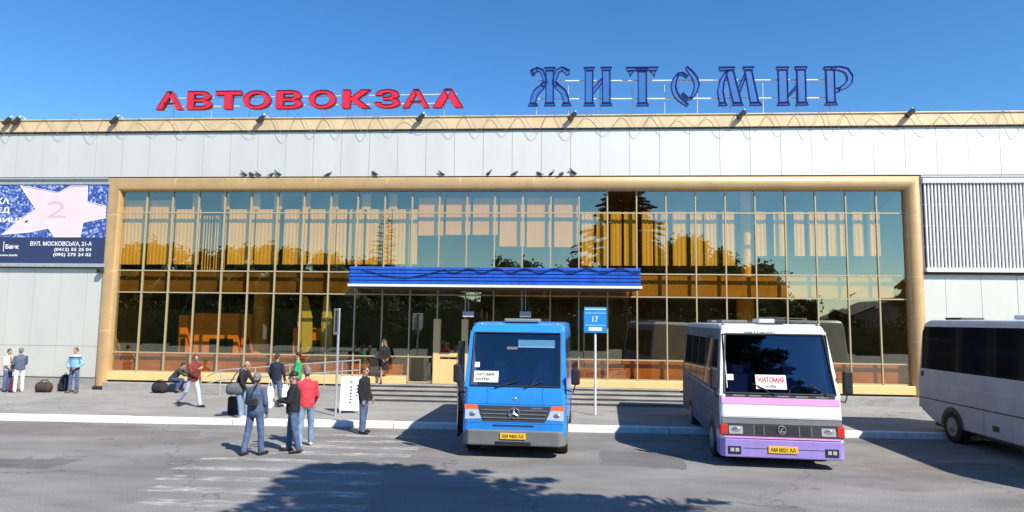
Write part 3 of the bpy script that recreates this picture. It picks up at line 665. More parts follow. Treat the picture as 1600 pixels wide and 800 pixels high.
MB().prism([(bl(u, v)[0], -0.004, bl(u, v)[1]) for u, v in star], (0, 0.003, 0)).build('star', mat('star_pink_print', (0.80, 0.62, 0.62), 0.5, var=0.10, vscale=1.6), bb)
mb = MB()
for a_, b_ in zip(star, star[1:] + star[:1]):
    (xa, za), (xb, zb) = bl(*a_), bl(*b_); mb.tube([(xa, -0.006, za), (xb, -0.006, zb)], 0.016, 4)
mb.build('star_edge', mat('star_edge_print', (0.75, 0.68, 0.72), 0.5), bb)
mb = MB()
WP = mat('white_print', (0.85, 0.85, 0.85), 0.5)
def btxt(s, u0, v0, u1, v1, bold=0.02):
    mb = MB(); text_on(mb, s, lambda a, b: V((bl(u0 + (u1 - u0) * a, 350)[0], -0.009, bl(60, v1 + (v0 - v1) * b)[1])), 0, bold); mb.build('lettering', WP, bb, fix=False)
btxt('КА', -8, 309, 12, 319, 0.03); btxt('ЗЛЕД', -26, 324, 14, 334, 0.03); btxt('ПОЗИЦІЯ', -32, 340, 45, 349, 0.03)
btxt('Банк', 12, 382, 33, 389, 0.03); btxt('ВУЛ. МОСКОВСЬКА, 21-А', 50, 377, 146, 385); btxt('(0412) 55 25 04', 88, 387, 146, 393.5); btxt('(095) 275 24 02', 87, 395, 146, 401.5)
btxt('www.bank', 2, 397, 32, 400.5)
mb = MB(); mb.box((bl(6, 380)[0], -0.009, bl(6, 393)[1]), (bl(7, 380)[0], -0.006, bl(6, 377)[1]))
mb.build('divider', WP, bb)
mb = MB(); text_on(mb, '2', lambda a, b: V((bl(72 + 30 * a, 350)[0], -0.008, bl(60, 340 - 26 * b)[1])), 0, 0.0); mb.build('emboss', mat('emboss_print', (0.66, 0.47, 0.50), 0.5), bb, fix=False)
mb = MB(); mb.box((p0.x - p1.x, -0.03, bz1 - bz0), (0.06, 0.06, bz1 - bz0 + 0.10)); mb.box((p0.x - p1.x, -0.06, -0.14), (0.06, 0.06, 0)); mb.box((0.0, -0.03, 0.0), (0.06, 0.06, bz1 - bz0)); mb.build('frame', M['steel'], bb, bevel=0.01)
mb = MB(); mb.box((p0.x - p1.x, -0.04, -0.19), (0.05, 0.07, -0.143)); mb.build('frame_underside', M['dark'], bb)

# ================================================================== BUSES
def paint(name, c): return mat(name, c, 0.32, var=0.09, vscale=2.2, coat=0.45, stretch=(1, 1, 0.5), bump=0.03, bscale=2.0)
B = {}
B['blue'] = paint('bus_blue', (0.025, 0.25, 0.72)); B['white'] = paint('bus_white', (0.76, 0.755, 0.75)); B['purple'] = paint('bus_purple', (0.34, 0.25, 0.62)); B['pink'] = paint('bus_pink', (0.88, 0.38, 0.74))
B['bumper'] = mat('bumper_grey', (0.16, 0.165, 0.17), 0.6, var=0.15, vscale=3)
B['glass'] = mat('bus_glass', (0.012, 0.013, 0.018), 0.05, spec=0.28)
B['trim'] = mat('rubber_trim', (0.02, 0.02, 0.022), 0.5)
B['grille'] = mat('grille_dark', (0.045, 0.045, 0.05), 0.4)
B['tyre'] = mat('tyre_rubber', (0.022, 0.021, 0.02), 0.85, var=0.3, vscale=6)
B['rim'] = mat('wheel_rim', (0.30, 0.30, 0.30), 0.5, metal=0.4)
B['chrome'] = mat('chrome', (0.75, 0.75, 0.77), 0.15, metal=0.9)
B['lamp'] = mat('headlamp_clear', (0.62, 0.64, 0.66), 0.12, metal=0.4)
B['amber'] = mat('indicator_orange', (0.75, 0.13, 0.02), 0.25)
B['redlamp'] = mat('indicator_red', (0.62, 0.04, 0.03), 0.25)
B['plate'] = mat('plate_yellow', (0.85, 0.50, 0.03), 0.5)
B['ink'] = mat('black_ink', (0.015, 0.015, 0.015), 0.7); B['redink'] = mat('red_ink', (0.55, 0.03, 0.04), 0.7)
B['card'] = mat('white_card', (0.80, 0.80, 0.80), 0.8)
B['seat'] = mat('seat_shade', (0.14, 0.18, 0.34), 0.8)
B['visor'] = mat('visor_teal', (0.22, 0.55, 0.60), 0.5)

B['lining'] = mat('cabin_lining', (0.26, 0.27, 0.32), 0.9)
B['wglass'] = glass_mat('windscreen_glass', (0.82, 0.85, 0.92), (0.85, 0.92, 1.0), 0.09)
B['dusty'] = mat('shaded_bus_side', (0.20, 0.185, 0.18), 0.75, spec=0.15, var=0.15, vscale=1.5)  # white flank darkened: the shade on that side is put into the colour
B['shadedp'] = mat('shaded_purple', (0.18, 0.15, 0.21), 0.75, spec=0.15, var=0.2, vscale=1.5)  # purple skirt colour with the flank's shade mixed in
B['shaded2'] = mat('shaded_coach_side', (0.56, 0.55, 0.54), 0.6, spec=0.25, var=0.10, vscale=1.5)  # coach white greyed to carry the shade on its side
B['blackglass'] = mat('coach_glass', (0.010, 0.010, 0.013), 0.08, spec=0.10)
class Bus:
    """local axes: x right as one looks at its front, +y towards its tail, front at y = 0"""
    def __init__(s, root, prof, W, Wt, zb):
        s.root, s.prof, s.W, s.Wt, s.zb = root, prof, W, Wt, zb; s.zt = max(z for y, z in prof)
        k = max(range(len(prof)), key=lambda i: prof[i][1]); s.front = prof[:k + 1]
        s.rear = prof[k:]
    def hw(s, z): return s.W / 2 if z <= s.zb else s.W / 2 + (s.Wt - s.W) / 2 * (z - s.zb) / (s.zt - s.zb)
    def pf(s, z):
        for (ya, za), (yb, zb) in zip(s.front, s.front[1:]):
            if za <= z <= zb: return ya + (yb - ya) * (z - za) / (zb - za) if zb > za else ya
        return s.front[0][0]
    def body(s, m, bevel=0.08, cut=None):
        mb = MB(); n = len(s.prof); P = s.prof
        mb.v = [V((-s.hw(z), y, z)) for y, z in P] + [V((s.hw(z), y, z)) for y, z in P]
        bi = [i for i, (y, z) in enumerate(P) if abs(z - s.zb) < 1e-6]; f, r = bi[0], bi[-1]
        lo = list(range(0, f + 1)) + list(range(r, n)); up = list(range(f, r + 1))
        for poly in (lo, up):
            mb.f.append(tuple(poly)); mb.f.append(tuple(n + i for i in reversed(poly)))
        for i in range(n):
            if i != cut: j = (i + 1) % n; mb.f.append((j, i, n + i, n + j))
        mb.m = [0] * len(mb.f)
        return mb.build('body', m, s.root, bevel=bevel, smooth=40, seg=3)
    def fpan(s, name, pts, off, th, m, parent=None, bevel=0.0):
        mb = MB(); mb.prism([(x, s.pf(z) - off, z) for x, z in pts], (0, th, 0)); return mb.build(name, m, parent or s.root, bevel=bevel)
    def frect(s, name, x0, x1, z0, z1, off, th, m, parent=None, r=0.0, bevel=0.0):
        if r: pts = arc(x1 - r, z1 - r, r, r, 0, 90, 4) + arc(x0 + r, z1 - r, r, r, 90, 180, 4) + arc(x0 + r, z0 + r, r, r, 180, 270, 4) + arc(x1 - r, z0 + r, r, r, 270, 360, 4)
        else: pts = [(x0, z0), (x1, z0), (x1, z1), (x0, z1)]
        return s.fpan(name, pts, off, th, m, parent, bevel)
    def span(s, name, side, pts, off, th, m, parent=None, bevel=0.0):
        mb = MB(); mb.prism([(side * (s.hw(z) + off), y, z) for y, z in pts], (-side * th, 0, 0)); return mb.build(name, m, parent or s.root, bevel=bevel)
    def wheel(s, side, y, r, m_arch=True, wd=0.26):
        if m_arch:
            pts = [(y + (r + 0.10) * math.cos(R(a)), max(s.prof[0][1] - 0.0, r + (r + 0.10) * math.sin(R(a)))) for a in range(0, 181, 15)]
            s.span('wheel_arch', side, pts, 0.006, 0.02, B['trim'])
        x1 = side * (s.W / 2 + 0.012); x0 = side * (s.W / 2 - wd)
        mb = MB(); rr = [(x0, r * 0.6), (x0, r * 0.96), (x0 + side * 0.03, r), (x1 - side * 0.03, r), (x1, r * 0.95), (x1, r * 0.62)]
        mb.loft([[(x, y + q * math.cos(2 * math.pi * i / 24), r + q * math.sin(2 * math.pi * i / 24)) for i in range(24)] for x, q in rr], 0)
        wh = mb.build('wheel', B['tyre'], s.root, smooth=40)
        mb = MB(); rr = [(x1 + side * 0.001, r * 0.60), (x1 + side * 0.012, r * 0.57), (x1 - side * 0.0, r * 0.40), (x1 + side * 0.02, r * 0.22), (x1 + side * 0.04, r * 0.15)]
        mb.loft([[(x, y + q * math.cos(2 * math.pi * i / 20), r + q * math.sin(2 * math.pi * i / 20)) for i in range(20)] for x, q in rr], 0)
        mb.build('rim', B['rim'], wh, smooth=40)
    def mirror(s, side, z, y, w=0.2, h=0.42, reach=0.3):
        x = side * (s.hw(z) + reach)
        mb = MB(); mb.box((x - w / 2, y - 0.06, z - h / 2), (x + w / 2, y + 0.05, z + h / 2)); mr = mb.build('mirror', B['trim'], s.root, bevel=0.045, seg=3)
        mb = MB(); mb.tube([(side * (s.hw(z) - 0.03), y + 0.15, z - h / 2 - 0.12), (x - side * 0.05, y + 0.02, z - h / 2 - 0.16), (x, y, z - h / 2 + 0.02)], 0.016, 6); mb.build('arm', B['trim'], mr, smooth=50)
    def plate(s, txt, x0, x1, z0, z1, off):
        pl = s.frect('licence_plate', x0, x1, z0, z1, off, 0.012, B['plate'], bevel=0.003)
        mb = MB(); ox = (x1 - x0)
        text_on(mb, txt, lambda a, b: V((x0 + ox * (0.07 + 0.86 * a), s.pf(z0) - off - 0.003, z0 + (z1 - z0) * (0.2 + 0.6 * b))), 0, 0.02); mb.build('lettering', B['ink'], pl, fix=False)
    def cabin(s, z0, z1, x0, x1, driver=True):
        # pillars and header round the open windscreen, dark lining, seats, wheel, dashboard
        zl, zh = s._cut
        ring = [(-s.W, 0)]
        W0, W1 = s.hw(zl) - 0.004, s.hw(zh) - 0.004
        s.fpan('pillar', [(-W0, zl), (x0, z0), (x0 * 0.985, z1), (-W1, zh)], 0.0, 0.06, s.m); s.fpan('pillar', [(W0, zl), (x1, z0), (x1 * 0.985, z1), (W1, zh)], 0.0, 0.06, s.m)
        s.fpan('header', [(x0 * 0.985, z1), (x1 * 0.985, z1), (W1, zh), (-W1, zh)], 0.001, 0.06, s.m); s.fpan('scuttle', [(-W0, zl), (W0, zl), (x1, z0), (x0, z0)], 0.001, 0.06, s.m)
        yd = s.pf(zl)
        mb = MB(); xw = s.hw(zh) - 0.06; yb = s.prof[-1][0] - 0.3
        mb.add([(-xw, yd + 0.12, 0.7), (xw, yd + 0.12, 0.7), (xw, yb, 0.7), (-xw, yb, 0.7), (-xw, yd + 0.75, zh + 0.03), (xw, yd + 0.75, zh + 0.03), (xw, yb, zh + 0.03), (-xw, yb, zh + 0.03), (-xw, yd + 0.12, zl - 0.03), (xw, yd + 0.12, zl - 0.03)],
               [(0, 3, 2, 1), (4, 5, 6, 7), (2, 3, 7, 6), (0, 8, 4, 7, 3), (1, 2, 6, 5, 9), (0, 1, 9, 8)])
        mb.build('lining', B['lining'], s.root)
        mb = MB(); mb.box((-xw, yd + 0.13, zl - 0.12), (xw, yd + 0.55, zl - 0.01)); mb.build('dashboard', B['bumper'], s.root, bevel=0.04)
        for x, y in ((0.55, 1.35), (-0.55, 1.5), (0.55, 2.5), (-0.6, 2.5), (-0.15, 2.6), (0.55, 3.4), (-0.6, 3.4)):
            mb = MB(); mb.box((x - 0.22, yd + y - 0.42, 1.02), (x + 0.22, yd + y, 1.16)); mb.box((x - 0.22, yd + y, 1.05), (x + 0.22, yd + y + 0.12, 1.82)); mb.box((x - 0.13, yd + y + 0.01, 1.83), (x + 0.13, yd + y + 0.10, 2.02)); mb.build('seat', B['seat'], s.root, bevel=0.04)
        mb = MB(); mb.tube([(0.55 + 0.2 * math.cos(2 * math.pi * i / 18), yd + 0.62 + 0.08 * math.sin(2 * math.pi * i / 18), zl + 0.0 + 0.18 * math.sin(2 * math.pi * i / 18)) for i in range(18)], 0.017, 6, closed=True); mb.tube([(0.55, yd + 0.62, zl), (0.55, yd + 0.5, zl - 0.2)], 0.03, 6); mb.build('steering_wheel', B['trim'], s.root, smooth=60)
    def card(s, x0, x1, z0, z1, lines, off=0.02, name='route_card'):
        c = s.frect(name, x0, x1, z0, z1, off, 0.004, B['card'])
        for i, (txt, a0, a1, b0, b1, ink) in enumerate(lines):
            mb = MB(); text_on(mb, txt, lambda a, b: V((x0 + (x1 - x0) * (a0 + (a1 - a0) * a), s.pf(z0 + (z1 - z0) * (b0 + (b1 - b0) * b)) - off - 0.003, z0 + (z1 - z0) * (b0 + (b1 - b0) * b))), 0, 0.03)
            mb.build('lettering', ink, c, fix=False)
    def wiper(s, x0, z0, x1, z1):
        mb = MB(); mb.tube([(x0, s.pf(z0) - 0.03, z0), (x1, s.pf(z1) - 0.035, z1)], 0.011, 5); d = V((x1 - x0, z1 - z0)).normalized() if False else None
        mb.tube([(x1 - (x1 - x0) * 0.55, s.pf(z1 - (z1 - z0) * 0.55) - 0.02, z1 - (z1 - z0) * 0.55 + 0.015), (x1 + (x1 - x0) * 0.35, s.pf(z1 + (z1 - z0) * 0.35) - 0.02, z1 + (z1 - z0) * 0.35)], 0.012, 5); mb.build('wiper', B['trim'], s.root)

# ---- blue minibus
a = gp(717, 718); b = gp(885, 718); c0 = (a + b) / 2
t = empty('minibus', 'bright blue minibus with its door open and three pointed star on the grille', 'minibus', (c0.x, c0.y + 0.02, 0), R(-2.3))
bl_ = Bus(t, [(0.10, 0.42), (0.05, 0.62), (0.24, 1.50), (0.66, 2.74), (0.80, 2.86), (1.25, 2.945), (5.5, 2.95), (5.95, 2.85), (6.1, 2.6), (6.2, 1.5), (6.2, 0.45)], 2.28, 2.16, 1.50)
bl_._cut = (1.50, 2.74); bl_.m = B['blue']; bl_.body(B['blue'], 0.10, cut=2); bl_.cabin(1.535, 2.70, -1.00, 1.00)
ws = empty('windshield', '', '', (0, 0, 0)); ws.parent = t; del ws['label']; del ws['category']
bl_.frect('glass', -1.0, 1.0, 1.535, 2.70, -0.012, 0.004, B['wglass'], ws)
for q_ in (((-1.0, 1.535), (1.0, 1.535)), ((-0.985, 2.70), (0.985, 2.70)), ((-1.0, 1.535), (-0.985, 2.70)), ((1.0, 1.535), (0.985, 2.70))):
    MB().tube([(x, bl_.pf(z) - 0.006, z) for x, z in q_], 0.022, 6).build('seal', B['trim'], ws, smooth=60)
bl_.frect('sun_visor', 0.02, 0.86, 2.40, 2.545, -0.10, 0.01, B['visor'], ws); bl_.frect('visor_edge', 0.02, 0.86, 2.375, 2.40, -0.10, 0.012, B['card'], ws)
mb = MB(); mb.box((-0.22, bl_.pf(2.36) - 0.02, 2.33), (0.02, bl_.pf(2.36) - 0.014, 2.39)); mb.build('inner_mirror', B['rim'], ws)
bl_.card(-0.93, -0.38, 1.61, 1.85, [('ЖИТОМИР', 0.10, 0.84, 0.56, 0.84, B['ink']), ('КИЇВ', 0.08, 0.62, 0.16, 0.44, B['ink'])])
bl_.card(-0.93, -0.82, 1.93, 2.04, [], name='sticker')
bl_.wiper(-0.45, 1.50, -0.08, 1.60); bl_.wiper(0.2, 1.50, 0.5, 1.60)
# lower front
gq = [(-0.80, 1.115), (0.80, 1.115), (0.76, 0.93), (0.68, 0.79), (-0.68, 0.79), (-0.76, 0.93)]
g_ = bl_.fpan('grille', gq, 0.012, 0.03, B['grille'])
for z in (0.86, 0.94, 1.02):
    w_ = 0.66 + (z - 0.79) * 0.3; mb = MB(); mb.box((-w_, bl_.pf(z) - 0.035, z - 0.010), (w_, bl_.pf(z) - 0.0125, z + 0.010)); mb.build('slat', B['bumper'], g_, bevel=0.004)
mb = MB(); zc = 0.965; yc = bl_.pf(zc) - 0.05
mb.tube([(0.115 * math.cos(2 * math.pi * i / 24), yc, zc + 0.115 * math.sin(2 * math.pi * i / 24)) for i in range(24)], 0.013, 6, closed=True)
for k in range(3):
    an = R(90 + 120 * k); dx, dz = math.cos(an), math.sin(an); mb.add([(0.11 * dx, yc, zc + 0.11 * dz), (-0.022 * dz, yc, zc + 0.022 * dx), (0, yc - 0.016, zc), (0.022 * dz, yc, zc - 0.022 * dx), (0, yc + 0.01, zc)], [(0, 1, 2), (0, 2, 3), (0, 4, 1), (0, 3, 4)])
mb.build('emblem', B['chrome'], g_, smooth=40)
mb = MB(); mb.box((0.38, bl_.pf(1.075) - 0.016, 1.06), (0.62, bl_.pf(1.075) - 0.0125, 1.09)); mb.build('badge', B['chrome'], g_)
mb = MB(); mb.ball((0, bl_.pf(1.255) - 0.004, 1.255), (0.045, 0.012, 0.045), 0, 12, 6); mb.build('badge', B['chrome'], t, smooth=60)
for s_ in (-1, 1):
    hl = bl_.fpan('headlight', [(s_ * x, z) for x, z in ((1.085, 1.03), (0.80, 1.03), (0.74, 0.93), (0.70, 0.84), (1.085, 0.82))], 0.008, 0.03, B['lamp'])
    bl_.fpan('indicator', [(s_ * x, z) for x, z in ((1.10, 1.13), (0.83, 1.13), (0.80, 1.035), (1.10, 1.035))], 0.010, 0.03, B['amber'])
    mb = MB(); mb.ball((s_ * 0.93, bl_.pf(0.91) - 0.006, 0.915), (0.075, 0.012, 0.065), 0, 14, 6); mb.build('reflector', B['chrome'], hl, smooth=60)
bl_.frect('air_slot', -0.46, 0.44, 0.685, 0.715, 0.008, 0.02, B['trim'])
mb = MB(); mb.loft([[(s_x, y, z) for s_x, y, z in ring] for ring in [
    [(-1.16, 0.45, z0), (-1.12, 0.12, z0), (-1.0, 0.0, z0), (1.0, 0.0, z0), (1.12, 0.12, z0), (1.16, 0.45, z0), (1.0, 0.6, z0), (-1.0, 0.6, z0)] for z0 in (0.28, 0.34, 0.57, 0.61)]])
bmp = mb.build('bumper', B['bumper'], t, bevel=0.03)
mb = MB(); mb.box((-0.40, -0.008, 0.30), (0.38, 0.01, 0.37)); mb.build('intake', B['trim'], bmp)
pl = MB().box((-0.29, -0.024, 0.425), (0.27, -0.008, 0.555)).build('licence_plate', B['plate'], t, bevel=0.004)
mb = MB(); text_on(mb, 'АМ 9403 АА', lambda a, b: V((-0.25 + 0.48 * a, -0.0265, 0.452 + 0.076 * b)), 0, 0.02); mb.build('lettering', B['ink'], pl, fix=False)
MB().box((-0.95, 0.3, 0.24), (0.95, 5.9, 0.46)).build('chassis', B['trim'], t)
for sd in (-1, 1): bl_.wheel(sd, 0.95, 0.37); bl_.wheel(sd, 4.6, 0.37)
bl_.mirror(1, 1.78, 0.15, 0.19, 0.36, 0.21); bl_.mirror(-1, 1.80, 0.15, 0.17, 0.40, 0.16)
for sd in (-1, 1):
    for y0, y1 in ((0.85, 1.75), (1.9, 3.2), (3.3, 4.4), (4.5, 5.6)):
        if sd < 0 and y0 == 0.85: continue
        bl_.span('window', sd, [(y0, 1.62), (y1, 1.62), (y1, 2.55), (y0 + (0.15 if y0 < 1 else 0), 2.55)], 0.006, 0.02, B['glass'])
# open door: doorway and the leaf swung out flat beside the mirror
bl_.span('doorway', -1, [(0.62, 0.5), (1.55, 0.5), (1.55, 2.5), (0.75, 2.5), (0.62, 1.5)], 0.007, 0.02, B['trim'])
mb = MB(); mb.box((-1.31, 0.30, 0.38), (-1.275, 1.02, 2.5)); dl = mb.build('door', B['trim'], t, bevel=0.01)
mb = MB(); mb.box((-1.318, 0.40, 0.62), (-1.312, 0.92, 2.35)); mb.box((-1.272, 0.40, 0.62), (-1.266, 0.92, 2.35)); mb.build('glass', B['glass'], dl)
mb = MB(); mb.box((-1.30, 0.292, 0.45), (-1.285, 0.298, 2.0)); mb.build('edge_strip', B['rim'], dl)
for z in (0.9, 1.35):
    mb = MB(); mb.tube([(-1.275, 0.5, z), (-1.12, 0.62, z)], 0.016, 6); mb.build('hinge', B['trim'], dl)
mb = MB(); mb.box((-0.36, 1.1, 2.95), (0.46, 2.0, 3.03)); mb.build('roof_hatch', B['rim'], t, bevel=0.02)
for x in (-0.98, 0.98): MB().ball((x * 0.9, 0.95, 2.90), (0.05, 0.05, 0.03), 0, 10, 6).build('marker_lamp', B['chrome'], t, smooth=60)

for x in (-0.62, 0.62): bl_.frect('bonnet_seam', x - 0.004, x + 0.004, 1.13, 1.49, 0.002, 0.004, B['trim'])
bl_.frect('bonnet_seam', -1.05, 1.05, 1.145, 1.152, 0.002, 0.004, B['trim']); bl_.frect('bonnet_seam', -1.08, 1.08, 0.745, 0.751, 0.002, 0.004, B['trim'])
for sd in (-1, 1): MB().tube([(sd * 1.05, 0.9, 2.905), (sd * 1.05, 5.8, 2.905)], 0.012, 5).build('gutter', B['blue'], t)
# ---- white bus with pink and purple stripes
a = gp(1134, 734); b = gp(1317, 736); c0 = (a + b) / 2
t = empty('bus', 'white bus with pink stripe, dark grille band and purple bumper', 'bus', (c0.x, c0.y + 0.05, 0), R(-4.0))
wb = Bus(t, [(0.08, 0.40), (0.04, 0.62), (0.10, 1.02), (0.16, 1.46), (0.62, 2.82), (0.75, 2.93), (1.1, 2.98), (6.5, 2.98), (6.9, 2.9), (7.05, 2.6), (7.1, 1.46), (7.1, 0.6), (7.0, 0.42)], 2.44, 2.16, 1.46)
wb._cut = (1.46, 2.82); wb.m = B['white']; wb.body(B['white'], 0.07, cut=3); wb.cabin(1.505, 2.755, -1.11, 1.11)
ws = empty('windshield', '', '', (0, 0, 0)); ws.parent = t; del ws['label']; del ws['category']
wb.fpan('glass', [(-1.12, 1.505), (1.12, 1.505), (1.02, 2.755), (-1.02, 2.755)], -0.012, 0.004, B['wglass'], ws)
for q_ in (((-1.12, 1.515), (1.12, 1.515)), ((-1.02, 2.75), (1.02, 2.75)), ((-1.12, 1.515), (-1.02, 2.75)), ((1.12, 1.515), (1.02, 2.75))):
    MB().tube([(x, wb.pf(z) - 0.004, z) for x, z in q_], 0.024, 6).build('seal', B['trim'], ws, smooth=60)
wb.frect('pillar_strip', -1.06, -1.045, 1.62, 2.72, 0.0138, 0.001, B['card'], ws)
wb.card(-0.46, 0.16, 1.61, 1.90, [('ЖИТОМИР', 0.05, 0.95, 0.45, 0.85, B['redink']), ('КИЇВ', 0.33, 0.65, 0.12, 0.30, B['ink'])])
wb.card(-1.05, -0.91, 1.78, 1.90, [], name='sticker')
mb = MB(); text_on(mb, 'АВТОБУС', lambda a_, b_: V((-0.62 + 0.66 * a_, wb.pf(2.79) - 0.012, 2.765 + 0.045 * b_)), 0, 0.02); mb.build('lettering', B['ink'], ws, fix=False)
wb.wiper(-0.10, 1.50, -0.42, 1.66); wb.wiper(0.95, 1.50, 0.72, 1.66)
cw = wb.frect('cowl', -1.10, 1.10, 1.435, 1.495, 0.006, 0.02, B['trim'])
for x in (-0.95, -0.62, -0.05, 0.32, 0.72): wb.frect('vent', x, x + 0.24, 1.45, 1.482, 0.009, 0.004, B['bumper'], cw)
wb.frect('stripe', -1.18, 1.18, 1.30, 1.425, 0.004, 0.01, B['pink'])
gr_ = wb.frect('grille', -1.20, 1.20, 0.645, 1.02, 0.006, 0.02, B['grille'])
wb.frect('upper_band', -1.19, 1.19, 0.90, 1.005, 0.012, 0.01, B['bumper'], gr_)
for x in (-0.56, -0.36, 0.34, 0.58): wb.frect('slat', x, x + 0.015, 0.67, 0.87, 0.012, 0.008, B['bumper'], gr_)
wb.frect('mesh', -0.52, 0.54, 0.68, 0.86, 0.010, 0.005, B['trim'], gr_)
mb = MB(); zc = 0.79; yc = wb.pf(zc) - 0.025
mb.tube([(0.075 * math.cos(2 * math.pi * i / 20), yc, zc + 0.085 * math.sin(2 * math.pi * i / 20)) for i in range(20)], 0.011, 6, closed=True)
mb.prism([(-0.055, yc - 0.006, zc - 0.045), (0.055, yc - 0.006, zc - 0.045), (0.055, yc - 0.006, zc - 0.02), (-0.055, yc - 0.006, zc - 0.02)], (0, 0.01, 0)); mb.prism([(-0.04, yc - 0.007, zc - 0.01), (0.01, yc - 0.007, zc + 0.05), (0.04, yc - 0.007, zc + 0.05), (-0.01, yc - 0.007, zc - 0.01)], (0, 0.01, 0))
mb.build('emblem', B['chrome'], gr_, smooth=40)
for s_ in (-1, 1):
    hl = wb.frect('headlight', min(s_ * 0.78, s_ * 1.06), max(s_ * 0.78, s_ * 1.06), 0.69, 0.85, 0.016, 0.02, B['lamp'], r=0.02)
    mb = MB(); mb.ball((s_ * 0.92, wb.pf(0.77) - 0.016, 0.77), (0.10, 0.012, 0.06), 0, 14, 6); mb.build('reflector', B['chrome'], hl, smooth=60)
    mb = MB(); mb.box((min(s_ * 1.085, s_ * 1.232), wb.pf(0.77) - 0.018, 0.655), (max(s_ * 1.085, s_ * 1.232), wb.pf(0.77) + 0.16, 0.885)); mb.build('indicator', B['redlamp'], t, bevel=0.012)
mb = MB(); mb.loft([[(-1.24, 0.5, z0), (-1.235, 0.12, z0), (-1.15, 0.0, z0), (1.15, 0.0, z0), (1.235, 0.12, z0), (1.24, 0.5, z0), (1.0, 0.6, z0), (-1.0, 0.6, z0)] for z0 in (0.22, 0.27, 0.55, 0.60)])
bp = mb.build('bumper', B['purple'], t, bevel=0.025)
mb = MB(); mb.box((-1.16, -0.006, 0.615), (1.16, 0.06, 0.638)); mb.build('bumper_strip', B['pink'], bp)
mb = MB(); mb.box((-0.78, -0.004, 0.405), (0.95, 0.005, 0.415)); mb.build('bumper_crease', B['trim'], bp)
for s_, z in ((-1, 0.37), (1, 0.37)):
    mb = MB(); mb.box((s_ * 0.96 - 0.13, -0.012, z - 0.085), (s_ * 0.96 + 0.13, 0.01, z + 0.075)); fl = mb.build('fog_lamp_recess', B['trim'], bp, bevel=0.004)
    for dx in (-0.05, 0.05):
        mb = MB(); mb.box((s_ * 0.96 + dx - 0.038, -0.02, z - 0.035), (s_ * 0.96 + dx + 0.038, -0.0125, z + 0.04)); mb.build('fog_lamp', B['lamp'], fl, bevel=0.004)
pl = MB().box((-0.29, -0.022, 0.33), (0.29, -0.004, 0.47)).build('licence_plate', B['plate'], t, bevel=0.004)
mb = MB(); text_on(mb, 'АМ 0021 АА', lambda a, b: V((-0.25 + 0.50 * a, -0.0245, 0.358 + 0.084 * b)), 0, 0.02); mb.build('lettering', B['ink'], pl, fix=False)
MB().box((-1.0, 0.3, 0.24), (1.0, 6.7, 0.45)).build('chassis', B['trim'], t)
for sd in (-1, 1): wb.wheel(sd, 1.25, 0.41); wb.wheel(sd, 5.1, 0.41)
wb.mirror(1, 1.78, 0.22, 0.20, 0.50, 0.18); wb.mirror(-1, 1.80, 0.30, 0.16, 0.46, 0.12)
for sd in (-1, 1):
    wb.span('side_stripe', sd, [(0.3, 1.0), (7.0, 1.0), (7.0, 1.03), (0.3, 1.03)], 0.004, 0.01, B['trim'])
    wb.span('lower_panel', sd, [(0.62, 0.43), (7.0, 0.43), (7.0, 0.72), (0.62, 0.72)], 0.0025, 0.01, B['shadedp'])
    wb.span('side_panel', sd, [(0.20, 0.725), (7.02, 0.725), (7.02, 1.455), (0.24, 1.455)], 0.002, 0.01, B['dusty'])  # thin sheet over the white body, coloured with its shade
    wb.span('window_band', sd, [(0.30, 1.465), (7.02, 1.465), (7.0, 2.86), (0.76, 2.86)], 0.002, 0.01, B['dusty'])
    for y0, y1 in ((0.62, 1.55), (1.65, 2.5), (2.6, 3.8), (3.9, 5.1), (5.2, 6.6)):
        wb.span('window', sd, [(y0, 1.55), (y1, 1.55), (y1, 2.62), (y0 + (0.25 if y0 < 1 else 0), 2.62)], 0.006, 0.02, B['glass'])
wb.span('door', -1, [(1.62, 0.5), (2.52, 0.5), (2.52, 2.68), (1.62, 2.68)], 0.004, 0.01, B['trim'])
for x0, x1, y0, y1 in ((-0.85, -0.25, 2.0, 2.8), (-0.1, 0.35, 0.95, 1.75), (-0.75, -0.15, 4.2, 5.0)):
    mb = MB(); mb.prism([(x0, y0, 2.99), (x1, y0, 2.99), (x1, y1, 2.99), (x0, y1, 2.99)], (0, 0, 0.07)); mb.build('roof_hatch', B['bumper'] if x0 < -0.3 else B['trim'], t, bevel=0.02)
mb = MB(); mb.prism([(-0.22, 0.92, 3.0), (0.12, 0.92, 3.0), (0.12, 1.6, 3.0), (-0.22, 1.6, 3.0)], (0, 0, 0.09)); mb.build('roof_hatch', B['white'], t, bevel=0.02)
for x in (-1.0, 1.0): MB().ball((x, 0.85, 2.955), (0.04, 0.05, 0.04), 0, 10, 6).build('marker_lamp', B['rim'], t, smooth=60)

wb.frect('panel_seam', -1.17, 1.17, 1.285, 1.291, 0.002, 0.004, B['bumper']); wb.frect('panel_seam', -1.17, 1.17, 1.035, 1.041, 0.002, 0.004, B['bumper'])
for sd in (-1, 1): MB().tube([(sd * 1.075, 0.9, 2.93), (sd * 1.075, 6.7, 2.93)], 0.012, 5).build('gutter', B['white'], t)
for i in range(5): wb.frect('mud_spot', -0.9 + i * 0.42, -0.86 + i * 0.42, 0.44 + 0.01 * (i % 3), 0.47 + 0.01 * (i % 3), -0.2, 0.001, B['trim']) if False else None
